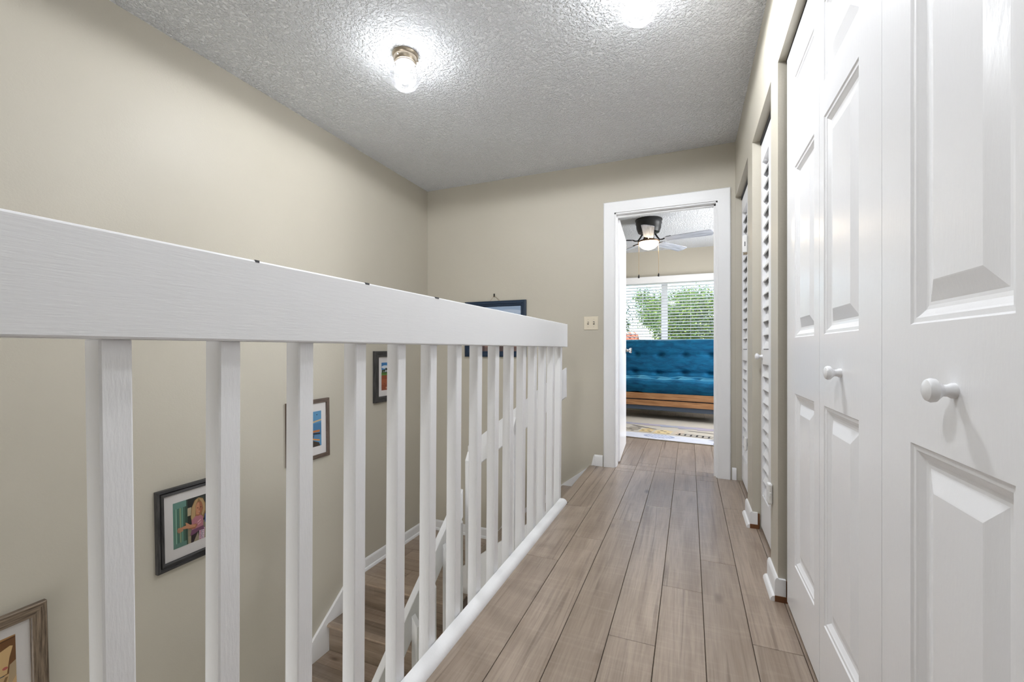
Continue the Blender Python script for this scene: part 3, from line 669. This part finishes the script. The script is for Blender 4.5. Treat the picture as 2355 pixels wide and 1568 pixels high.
# ---- rug
rg = empty('rug', (0, 0, 0)); tag(rg, 'pale printed rug with town and railway motifs before the futon', 'rug')
RW, RD = 2.30, 1.78
L = [((184, 177, 165), R_(0, 0, 1, 1)), ((204, 207, 218), R_(0, 0, 1, 0.155))]
L += [((186, 179, 167), [(0.55, 0.155), (1, 0.155), (1, 0.06), (0.86, 0.10), (0.72, 0.14)])]
def scales(cx, cy, rx, ry, col, hole):
    L.append((col, E_(cx, cy, rx, ry, 26)))
    for i in range(-4, 5):
        for j in range(-3, 4):
            x_ = cx+(i+(0.5 if j % 2 else 0))*rx/4.2; y_ = cy+j*ry/3.4
            if ((x_-cx)/rx)**2+((y_-cy)/ry)**2 < 0.78: L.append((hole, E_(x_, y_, rx*0.085, ry*0.10, 8)))
scales(0.415, 0.095, 0.070, 0.052, (150, 160, 186), (220, 224, 236))
scales(0.705, 0.030, 0.055, 0.060, (84, 104, 142), (216, 220, 232)); scales(0.16, 0.06, 0.06, 0.05, (88, 108, 148), (216, 220, 232)); scales(0.93, 0.10, 0.06, 0.05, (150, 160, 186), (220, 224, 236))
for i, (x0, y0, x1, y1, c) in enumerate([(0.30, 0.19, 0.36, 0.30, (196, 174, 128)), (0.37, 0.18, 0.45, 0.29, (204, 184, 142)), (0.46, 0.20, 0.50, 0.33, (190, 176, 160)), (0.23, 0.22, 0.29, 0.34, (150, 142, 130)), (0.10, 0.2, 0.2, 0.32, (196, 174, 128)), (0.80, 0.20, 0.9, 0.34, (196, 174, 128))]): L.append((c, [(x0, y0), (x1, y0+0.01), (x1, y1), ((x0+x1)/2, y1+0.03), (x0, y1)]))
for x0, y0 in [(0.305, 0.24), (0.33, 0.26), (0.385, 0.22), (0.41, 0.25), (0.43, 0.21), (0.39, 0.28), (0.26, 0.2), (0.24, 0.26), (0.275, 0.30), (0.345, 0.21)]: L.append(((60, 56, 54), R_(x0, y0, x0+0.014, y0+0.014)))
for k in range(2):
    y0 = 0.172+0.052*k; L.append(((58, 56, 56), [(0.475, y0+0.02), (0.66, y0-0.004), (0.66, y0+0.004), (0.475, y0+0.028)]))
for k in range(7): x0 = 0.485+0.026*k; L.append(((48, 46, 46), [(x0, 0.19-0.003*k), (x0+0.008, 0.188-0.003*k), (x0+0.008, 0.25-0.003*k), (x0, 0.252-0.003*k)]))
L.append(((74, 72, 70), [(0.62, 0.115), (0.78, 0.09), (0.80, 0.12), (0.66, 0.135)]))
for k in range(5): L.append(((70, 68, 66), E_(0.215+0.015*math.cos(k*1.3), 0.20+0.02*k, 0.010, 0.006, 8)))
for k in range(9): L.append(((150+6*(k % 3), 154, 168), [(0.1+0.09*k, 0.42+0.02*math.sin(k)), (0.22+0.09*k, 0.46), (0.2+0.09*k, 0.52), (0.08+0.09*k, 0.50)]))
L.append(((96, 92, 90), [(0.22, 0.40), (0.36, 0.31), (0.37, 0.318), (0.23, 0.412)])); L.append(((120, 116, 112), [(0.5, 0.36), (0.78, 0.30), (0.79, 0.31), (0.52, 0.372)]))
mb = sheet(L, RW, RD, lambda u, v, n: (u, v, 0.0108+n), 0.000012); o = mb.build('pile', 'rug', None); o.parent = rg
o = B(0.0, RW, 0.0, RD, 0.0006, 0.0105).build('backing', 'rug_edge', None); o.parent = rg
rg.location = (-1.27, 4.866, 0.0); rg.rotation_euler.z = math.radians(-8.7)

# ---- framed pictures; left wall: u runs +y, v runs up, out of the wall is +x
def moulding(u0, u1, v0, v1, prof, fn):
    mb = MB(); n = len(prof); rings = []
    for (cu, cv, du, dv) in ((u0, v0, 1, 1), (u1, v0, -1, 1), (u1, v1, -1, -1), (u0, v1, 1, -1)):
        rings.append([fn(cu+du*a, cv+dv*a, d) for a, d in prof])
    vs = [p for r in rings for p in r]; fs = [(k*n+i, k*n+(i+1) % n, ((k+1) % 4)*n+(i+1) % n, ((k+1) % 4)*n+i) for k in range(4) for i in range(n)]
    return mb.add(vs, fs)
def picture(name, label, w, h, fwid, prof, mat, phx, phy, phw, phh, layers, loc, wall, tilt=0.0, mat_color='mat_board'):
    """w,h outer size; photo rectangle given from lower-left corner. Modelled with u,v centred, then placed."""
    r = empty(name, (0, 0, 0)); tag(r, label, 'picture', None)
    if wall == 'left': fn = lambda u, v, d: (d, u, v)
    else: fn = lambda u, v, d: (u, -d, v)
    hw, hh = w/2, h/2
    def part(mb, nm, mt, **kw): o = mb.build(nm, mt, None, **kw); o.parent = r; return o
    fo = part(moulding(-hw, hw, -hh, hh, prof, fn), 'frame', mat, smooth=False, fixn=True, weld=False)
    if mat+'_upright' in M:
        fo.data.materials.append(M[mat+'_upright'])
        for p_ in fo.data.polygons: p_.material_index = (p_.index // len(prof)) % 2
    i = fwid*0.8
    mb = MB(); mb.add([fn(u, v, 0.0082) for u, v in ((-hw+i, -hh+i), (hw-i, -hh+i), (hw-i, hh-i), (-hw+i, hh-i))] + [fn(u, v, 0.0005) for u, v in ((-hw+i, -hh+i), (hw-i, -hh+i), (hw-i, hh-i), (-hw+i, hh-i))], [(0, 1, 2, 3), (7, 6, 5, 4), (0, 4, 5, 1), (1, 5, 6, 2), (2, 6, 7, 3), (3, 7, 4, 0)])
    part(mb, 'mat', mat_color)
    part(sheet(layers, phw, phh, lambda u, v, n: fn(-hw+phx+u, -hh+phy+v, 0.0085+n), 0.00003), 'photo', 'print')
    mb = MB(); g = fwid*0.85
    mb.add([fn(u, v, 0.0115) for u, v in ((-hw+g, -hh+g), (hw-g, -hh+g), (hw-g, hh-g), (-hw+g, hh-g))], [(0, 1, 2, 3)]); part(mb, 'glazing', 'picture_glass')
    r.location = loc
    if wall == 'left': r.rotation_euler.x = tilt
    return r
P_STEP = [(0, 0), (0, 0.020), (0.012, 0.022), (0.014, 0.015), (0.017, 0.013), (0.019, 0.018), (0.030, 0.020), (0.034, 0.014), (0.036, 0.006), (0.036, 0)]
P_FLAT = lambda wd, d=0.022: [(0, 0), (0, d-0.003), (0.003, d), (wd-0.003, d), (wd, d-0.004), (wd, 0)]
# print 1: cream cushion on a brown sofa (mirrored so that the visible corner is upper right)
L1 = [((128, 88, 56), R_(0, 0, 1, 1)), ((186, 142, 92), [(0.2, 0.93), (1, 0.985), (1, 1), (0.2, 1)]), ((92, 62, 40), [(0, 0.90), (1, 0.965), (1, 0.975), (0, 0.91)]),
      ((226, 192, 140), [(0.42, 0.45), (0.90, 0.52), (0.93, 0.72), (0.97, 0.86), (0.94, 0.875), (0.80, 0.83), (0.42, 0.74)]),
      ((214, 182, 136), [(0, 0), (1, 0), (1, 0.52), (0.5, 0.46), (0, 0.45)]), ((190, 168, 136), [(0.9, 0.3), (1, 0.45), (1, 0.66), (0.93, 0.62)]),
      ((86, 116, 78), R_(0.60, 0.50, 0.65, 0.58)), ((86, 132, 96), [(0.58, 0.64), (0.70, 0.70), (0.72, 0.68), (0.60, 0.615)]), ((120, 146, 110), [(0.66, 0.67), (0.78, 0.72), (0.79, 0.70), (0.68, 0.65)]),
      ((178, 54, 46), E_(0.76, 0.585, 0.055, 0.045)), ((226, 192, 140), E_(0.755, 0.585, 0.034, 0.026)), ((178, 54, 46), R_(0.715, 0.575, 0.80, 0.59)), ((226, 192, 140), [(0.76, 0.545), (0.83, 0.545), (0.83, 0.574), (0.76, 0.574)]),
      ((200, 110, 100), E_(0.88, 0.60, 0.03, 0.02)), ((206, 96, 66), E_(0.54, 0.46, 0.045, 0.07)), ((70, 84, 96), R_(0.78, 0.50, 0.87, 0.512)), ((70, 84, 96), R_(0.70, 0.47, 0.78, 0.48)),
      ((150, 118, 82), [(0.80, 0.30), (0.88, 0.48), (0.91, 0.48), (0.84, 0.28)])]
picture('picture_frame', 'barnwood frame with a photo of a cream cushion at the lower left', 0.40, 0.44, 0.045, P_FLAT(0.045), 'frame_barn', 0.083, 0.083, 0.234, 0.274, L1, (XL+0.001, 0.670, -0.244), 'left', math.radians(1.2))
# print 2: smiling girl leaning round a green post, red box behind
SK = (206, 150, 116); SKD = (170, 112, 84); HA = (192, 162, 118); HAD = (150, 120, 82)
L2 = [((52, 54, 50), R_(0, 0, 1, 1)), ((150, 140, 116), [(0.25, 0), (1, 0), (1, 0.42), (0.25, 0.40)]), ((168, 156, 130), [(0.34, 0), (1, 0), (1, 0.18), (0.34, 0.16)]),
      ((196, 182, 150), [(0.3, 0.62), (0.42, 0.62), (0.42, 0.82), (0.34, 0.82)]), ((44, 46, 46), R_(0.30, 0.80, 1, 1)), ((70, 76, 70), R_(0.55, 0.86, 0.75, 0.98))]
for k in range(7):
    c = [(104, 150, 134), (134, 176, 156), (88, 130, 116), (146, 168, 136), (112, 158, 142), (80, 112, 98), (60, 84, 74)][k]; L2.append((c, R_(0.047*k, 0, 0.047*(k+1), 1)))
    L2.append(((66, 92, 80), R_(0.047*(k+1)-0.008, 0, 0.047*(k+1), 1)))
L2 += [((112, 152, 142), R_(0, 0.86, 0.30, 1)), ((104, 142, 130), R_(0, 0, 0.30, 0.10))]
L2 += [((176, 34, 40), [(0.80, 0.24), (1, 0.27), (1, 0.80), (0.80, 0.74)]), ((220, 214, 210), [(0.80, 0.66), (1, 0.72), (1, 0.76), (0.80, 0.70)]), ((60, 46, 46), R_(0.86, 0.54, 1, 0.66)),
       ((236, 232, 228), [(0.825, 0.40), (0.84, 0.40), (0.862, 0.49), (0.85, 0.49)]), ((236, 232, 228), [(0.85, 0.49), (0.862, 0.49), (0.884, 0.40), (0.87, 0.40)]), ((236, 232, 228), R_(0.838, 0.425, 0.872, 0.438)),
       ((236, 232, 228), R_(0.90, 0.405, 0.914, 0.49)), ((236, 232, 228), R_(0.882, 0.478, 0.932, 0.492)), ((236, 232, 228), R_(0.84, 0.34, 0.98, 0.36)), ((236, 232, 228), R_(0.86, 0.30, 0.96, 0.32)), ((50, 84, 150), R_(0.74, 0.36, 0.80, 0.55))]
L2 += [(HAD, [(0.40, 0.58), (0.42, 0.78), (0.50, 0.93), (0.60, 0.97), (0.70, 0.93), (0.76, 0.80), (0.76, 0.62), (0.72, 0.46), (0.62, 0.50), (0.50, 0.42), (0.42, 0.46)]),
       (HA, [(0.41, 0.56), (0.44, 0.80), (0.53, 0.94), (0.60, 0.95), (0.54, 0.84), (0.515, 0.66), (0.50, 0.46), (0.44, 0.46)]), (HA, [(0.60, 0.95), (0.70, 0.91), (0.75, 0.78), (0.75, 0.64), (0.69, 0.52), (0.67, 0.58), (0.705, 0.70), (0.68, 0.82)]),
       ((52, 40, 46), [(0.40, 0.0), (0.41, 0.26), (0.74, 0.26), (0.72, 0), (0.60, 0), (0.57, 0.2), (0.46, 0.0)]), ((206, 176, 190), [(0.585, 0.0), (0.60, 0.25), (0.74, 0.25), (0.72, 0)])]
for k in range(14): L2.append(([(200, 60, 110), (80, 130, 150), (240, 230, 236)][k % 3], E_(0.62+0.035*(k % 3)+0.01*(k % 2), 0.02+0.016*k, 0.012, 0.010, 6)))
L2 += [((128, 84, 112), [(0.38, 0.16), (0.42, 0.30), (0.70, 0.32), (0.72, 0.20), (0.60, 0.22), (0.50, 0.18)]), ((188, 126, 138), [(0.42, 0.28), (0.42, 0.50), (0.50, 0.56), (0.62, 0.58), (0.70, 0.50), (0.70, 0.30)]),
       ((224, 176, 186), [(0.56, 0.40), (0.64, 0.44), (0.64, 0.47), (0.56, 0.43)]), ((224, 176, 186), [(0.57, 0.35), (0.65, 0.39), (0.65, 0.41), (0.57, 0.37)]),
       (SKD, [(0.52, 0.58), (0.52, 0.80), (0.57, 0.88), (0.66, 0.86), (0.69, 0.76), (0.685, 0.66), (0.63, 0.56), (0.57, 0.55)]), (SK, [(0.525, 0.60), (0.53, 0.80), (0.57, 0.86), (0.61, 0.85), (0.62, 0.66), (0.60, 0.58)]),
       ((70, 44, 36), E_(0.568, 0.738, 0.016, 0.010, 8)), ((70, 44, 36), E_(0.645, 0.738, 0.016, 0.010, 8)), ((176, 110, 86), [(0.595, 0.74), (0.605, 0.74), (0.618, 0.68), (0.592, 0.675)]), ((150, 64, 60), [(0.565, 0.645), (0.60, 0.628), (0.64, 0.645), (0.60, 0.615)]), ((240, 230, 224), [(0.575, 0.642), (0.60, 0.634), (0.63, 0.643), (0.60, 0.626)]),
       (SKD, [(0.34, 0.33), (0.50, 0.29), (0.56, 0.36), (0.52, 0.40), (0.36, 0.41)]), (SK, [(0.20, 0.375), (0.34, 0.35), (0.50, 0.33), (0.52, 0.38), (0.38, 0.42), (0.30, 0.49), (0.27, 0.50), (0.285, 0.435), (0.20, 0.43)]),
       (SK, [(0.09, 0.405), (0.21, 0.39), (0.21, 0.42), (0.10, 0.432)]), (SK, [(0.08, 0.372), (0.21, 0.372), (0.21, 0.39), (0.08, 0.395)]), (SK, [(0.09, 0.34), (0.21, 0.352), (0.21, 0.37), (0.09, 0.36)]), (SK, [(0.11, 0.318), (0.22, 0.338), (0.22, 0.352), (0.11, 0.332)])]
picture('picture_frame', 'black stepped frame with a photo of a blond child in pink', 0.345, 0.386, 0.036, P_STEP, 'frame_black', 0.074, 0.086, 0.197, 0.222, L2, (XL+0.001, 1.410, 0.086), 'left', math.radians(1.0))
# print 3: blue wall, tan ramp, boats
L3 = [((92, 150, 190), R_(0, 0, 1, 1)), ((70, 128, 172), R_(0, 0.30, 1, 0.66)), ((206, 180, 140), [(0, 0.60), (1, 0.72), (1, 0.76), (0, 0.66)]), ((40, 62, 84), E_(0.82, 0.90, 0.03, 0.014)), ((40, 62, 84), E_(0.62, 0.80, 0.03, 0.014)), ((40, 62, 84), E_(0.62, 0.89, 0.02, 0.010)), ((40, 62, 84), E_(0.35, 0.85, 0.03, 0.014)),
      ((66, 52, 44), [(0, 0), (0.95, 0), (0.9, 0.10), (0.6, 0.20), (0.3, 0.30), (0, 0.30)]), ((196, 122, 60), [(0.3, 0.42), (0.92, 0.40), (0.94, 0.46), (0.4, 0.47)]), ((30, 36, 44), [(0.3, 0.38), (0.95, 0.33), (0.95, 0.37), (0.3, 0.43)]), ((90, 136, 176), [(0.5, 0.20), (0.93, 0.16), (0.95, 0.31), (0.5, 0.36)]), ((36, 44, 56), [(0.62, 0.18), (0.66, 0.18), (0.70, 0.34), (0.66, 0.34)]), ((224, 150, 70), [(0.5, 0.24), (0.93, 0.14), (0.93, 0.18), (0.5, 0.28)]), ((210, 206, 200), [(0.2, 0.24), (0.55, 0.18), (0.5, 0.26), (0.25, 0.30)])]
picture('picture_frame', 'thin brown frame with a photo of a blue wall and boats', 0.341, 0.396, 0.027, P_FLAT(0.027, 0.018), 'frame_brown', 0.070, 0.082, 0.204, 0.234, L3, (XL+0.001, 2.114, 0.411), 'left', math.radians(0.8))
# print 4: red dirt ball field under a blue sky
L4 = [((58, 130, 190), R_(0, 0, 1, 1)), ((220, 228, 236), E_(0.25, 0.84, 0.24, 0.06)), ((230, 234, 240), E_(0.62, 0.76, 0.3, 0.07)), ((214, 224, 234), R_(0, 0.66, 1, 0.74)), ((92, 140, 60), R_(0, 0.54, 1, 0.63)), ((70, 112, 48), R_(0, 0.60, 1, 0.66)),
      ((150, 74, 44), R_(0, 0, 1, 0.54)), ((168, 88, 54), R_(0, 0.2, 1, 0.40)), ((190, 150, 120), E_(0.45, 0.08, 0.16, 0.04)), ((110, 60, 40), E_(0.2, 0.24, 0.05, 0.012))]
for cx, cy in ((0.08, 0.70), (0.20, 0.71), (0.34, 0.76), (0.46, 0.74), (0.7, 0.72), (0.9, 0.73)): L4 += [((40, 60, 34), E_(cx, cy, 0.07, 0.045, 10)), ((60, 48, 36), R_(cx-0.012, 0.62, cx+0.012, cy))]
picture('picture_frame', 'black frame with a photo of a red dirt field under blue sky', 0.36, 0.41, 0.046, P_FLAT(0.046, 0.024), 'frame_black', 0.093, 0.093, 0.174, 0.224, L4, (XL+0.001, 2.921, 0.722), 'left', 0.0)
# end wall picture: clouds over rooftops in a navy frame, hung from a nail
L5 = [((150, 170, 196), R_(0, 0, 1, 1)), ((196, 204, 216), E_(0.3, 0.90, 0.3, 0.05)), ((178, 192, 210), E_(0.75, 0.86, 0.28, 0.06)), ((206, 212, 222), E_(0.55, 0.78, 0.3, 0.05)), ((118, 96, 92), R_(0, 0, 1, 0.30)), ((150, 116, 108), R_(0, 0.10, 1, 0.16)), ((84, 66, 66), R_(0.1, 0.0, 0.3, 0.26)), ((84, 66, 66), R_(0.55, 0.0, 0.7, 0.24)), ((150, 120, 100), [(0, 0.80), (0.32, 0.80), (0.30, 1), (0, 1)])]
pe = picture('picture_frame', 'navy blue frame with a cloudy sky photo hung on the end wall', 0.594, 0.494, 0.050, [(0, 0), (0, 0.018), (0.010, 0.024), (0.026, 0.024), (0.030, 0.018), (0.042, 0.017), (0.050, 0.010), (0.050, 0)], 'navy_frame', 0.046, 0.046, 0.502, 0.402, L5, (-1.597, YE-0.001, 1.122), 'end')
m = MB(); m.tube([(-0.05, -0.006, 0.246), (-0.009, -0.006, 0.296), (0.052, -0.006, 0.246)], 0.0012, 6); o = m.build('hanging_wire', 'brass_chain', None); o.parent = pe
m = MB(); m.tube([(-0.009, 0.0, 0.292), (-0.009, -0.012, 0.300)], 0.003, 8); m.box(-0.015, -0.003, -0.004, 0.0, 0.286, 0.314); o = m.build('nail', 'black_metal', None, weld=False); o.parent = pe

# ---- switch plate
sw = empty('switch_plate', (-0.7405, YE, 1.155)); tag(sw, 'almond double toggle switch plate left of the bedroom doorway', 'switch')
B(-0.799, -0.682, YE-0.006, YE, 1.101, 1.209).build('plate', 'almond', sw, bevel=0.003, seg=2)
for x, up in ((-0.764, 1), (-0.717, -1)):
    B(x-0.006, x+0.006, YE-0.0066, YE-0.005, 1.142, 1.168).build('slot', 'ink', sw)
    MB().prism([(0, -0.009), (0.014, 0.001*up+0.002), (0.014, 0.006*up+0.004), (0, 0.009)], x-0.0045, x+0.0045, lambda u, v, t: (t, YE-0.006-u, 1.155+v*1.0)).build('toggle', 'almond', sw)
    for dz in (-0.030, 0.030):
        m = MB(); m.lathe([(0, -0.0075), (0.0025, -0.007), (0.003, -0.005), (0, -0.005)], (x, YE, 1.155+dz), 10, 'y'); m.build('screw', 'nickel', sw)

# ---- small white locks on the closet door edges
def lock(label, y, z0, z1, dep, wid, mark=False):
    r = empty('child_lock', (XR, y, z0)); tag(r, label, 'lock', None)
    B(XR-dep, XR-0.0005, y-wid/2, y+wid/2, z0, z1).build('body', 'plastic_white', r, bevel=0.006, seg=2)
    if mark:
        m = MB(); zc = (z0+z1)/2
        for k in range(3):
            a = PI/3*k; m.box(XR-dep*0.55-0.0035, XR-dep*0.55+0.0035, y-wid/2-0.0009, y-wid/2-0.0002, zc-0.010+0.008*k, zc-0.007+0.008*k)
        m.box(XR-dep*0.55-0.001, XR-dep*0.55+0.001, y-wid/2-0.0009, y-wid/2-0.0002, zc-0.014, zc+0.014); m.build('mark', 'ink', r, weld=False)
        B(XR-dep*0.8, XR-0.001, y-wid/2+0.004, y+wid/2-0.004, z0-0.010, z0+0.001).build('latch', 'nickel', r)
    else:
        B(XR-dep*0.7, XR-dep*0.3, y-wid/2-0.0015, y-wid/2+0.001, (z0+z1)/2-0.008, (z0+z1)/2+0.008).build('button', 'plastic_white', r, bevel=0.0007)
        B(XR-0.006, XR+0.034, y-wid/2+0.006 - (0.0), y-wid/2+0.010, (z0+z1)/2-0.012, (z0+z1)/2+0.010).build('strap', 'plastic_white', r)
lock('white plastic lock with a dark mark high on the wall strip', 2.812, 1.495, 1.595, 0.026, 0.032, True)
lock('white plastic lock low on the far wall strip', 2.812, 0.362, 0.436, 0.016, 0.028)
lock('white plastic lock low on the near wall strip above the baseboard', 2.006, 0.322, 0.405, 0.018, 0.040)

# ================================================================ OUTSIDE
struct(B(-60, 60, YB+1.0, 90, -2.95, -2.85).build('ground', 'grass'), 'lawn outside the bedroom window', 'ground')
def foliage(seed, n, rx, rz, size):
    rnd = random.Random(seed); mb = MB(); lobes = []
    for i in range(16):
        a = rnd.uniform(0, 2*PI); e = rnd.uniform(-0.5, 1.0); rr = rnd.uniform(0.35, 0.8)
        lobes.append((rx*rr*math.cos(a), rx*rr*math.sin(a), rz*e*0.75, rnd.uniform(0.30, 0.52)*rx))
    for i in range(n):
        lx, ly, lz, lr = lobes[i % 16]
        d = Vector((rnd.gauss(0, 1), rnd.gauss(0, 1), rnd.gauss(0, 1))).normalized(); q = lr*(rnd.random()**0.4)
        p = Vector((lx, ly, lz)) + d*q
        nrm = (d + Vector((rnd.uniform(-.7, .7), rnd.uniform(-.7, .7), rnd.uniform(-.2, .9)))).normalized()
        u = nrm.cross(Vector((rnd.random(), rnd.random(), rnd.random()))).normalized(); w_ = nrm.cross(u); s_ = size*rnd.uniform(0.7, 1.3)
        mb.add([p-u*s_, p-w_*s_*0.42, p+u*s_, p+w_*s_*0.42], [(0, 1, 2, 3)])
    return mb.mesh('foliage', fixn=False)
fm = [foliage(1, 24000, 2.3, 2.0, 0.060), foliage(2, 24000, 2.2, 2.3, 0.060), foliage(3, 24000, 2.4, 1.8, 0.065)]
fm[0].materials.append(M['leaf_light']); fm[1].materials.append(M['leaf_dark']); fm[2].materials.append(M['leaf_dark'])
spots = [(-4.4, 20.6, 1.3, 1, 1.0, 'dark tree standing behind the tiled roof'), (-1.3, 30.5, 2.9, 0, 1.2, 'bright green tree seen behind the window post'), (1.9, 14.2, 1.35, 1, 0.95, 'tall dark tree filling the right half of the window'),
         (0.75, 20.2, 1.5, 0, 0.95, 'bright green tree left of the dark tree outside'), (6.6, 20.0, 1.9, 0, 1.1, 'bright green tree at the right edge of the window view'), (-10.2, 26.0, 1.8, 0, 1.2, 'bright green tree at the left edge of the window view'), (5.2, 28.5, 3.4, 2, 1.25, 'broad dark tree far behind the other trees'), (-8.6, 35.0, 2.7, 2, 1.4, 'large dark tree in the far distance')]
for i, (x, y, z, k, sc, lab) in enumerate(spots):
    t = empty('tree', (x, y, -2.85)); tag(t, lab, 'tree', 'trees outside the window')
    f_ = inst(fm[k], 'foliage', t, (x, y, z), (0, 0, i*1.1)); f_.scale = (sc, sc, sc); f_['kind'] = 'stuff'
    m = MB(); m.tube([(x, y, -2.85), (x+0.1, y, -1.2), (x-0.05, y+0.1, z)], [0.20, 0.15, 0.07], 10); m.build('trunk', 'bark', t, smooth=True)
# neighbour house with a clay tile roof
hs = empty('neighbour_house', (-4.2, 14.5, -2.85)); tag(hs, 'neighbouring house with a red clay tile roof outside the window', 'house')
B(-8.0, -1.75, 12.4, 16.0, -2.85, 0.55).build('wall', 'stucco', hs)
m = MB(); n = 46; rows = 10
for r_i in range(rows):
    def rf(u, v, r_i=r_i):
        x_ = -8.3+6.75*u; t = (r_i+v)/rows; return (x_, 12.0+2.2*t, 0.50+0.95*t+0.045*abs(math.sin(u*n*PI))+0.05*(1-v))
    m.grid(n*6, 1, rf)
o = m.build('roof_tiles', 'clay', hs, smooth=False, weld=False); o['kind'] = 'stuff'
MB().prism([(11.98, 0.46), (14.2, 1.42), (16.4, 0.46)], -8.3, -1.5, lambda u, v, t: (t, u, v)).build('roof', 'clay', hs)
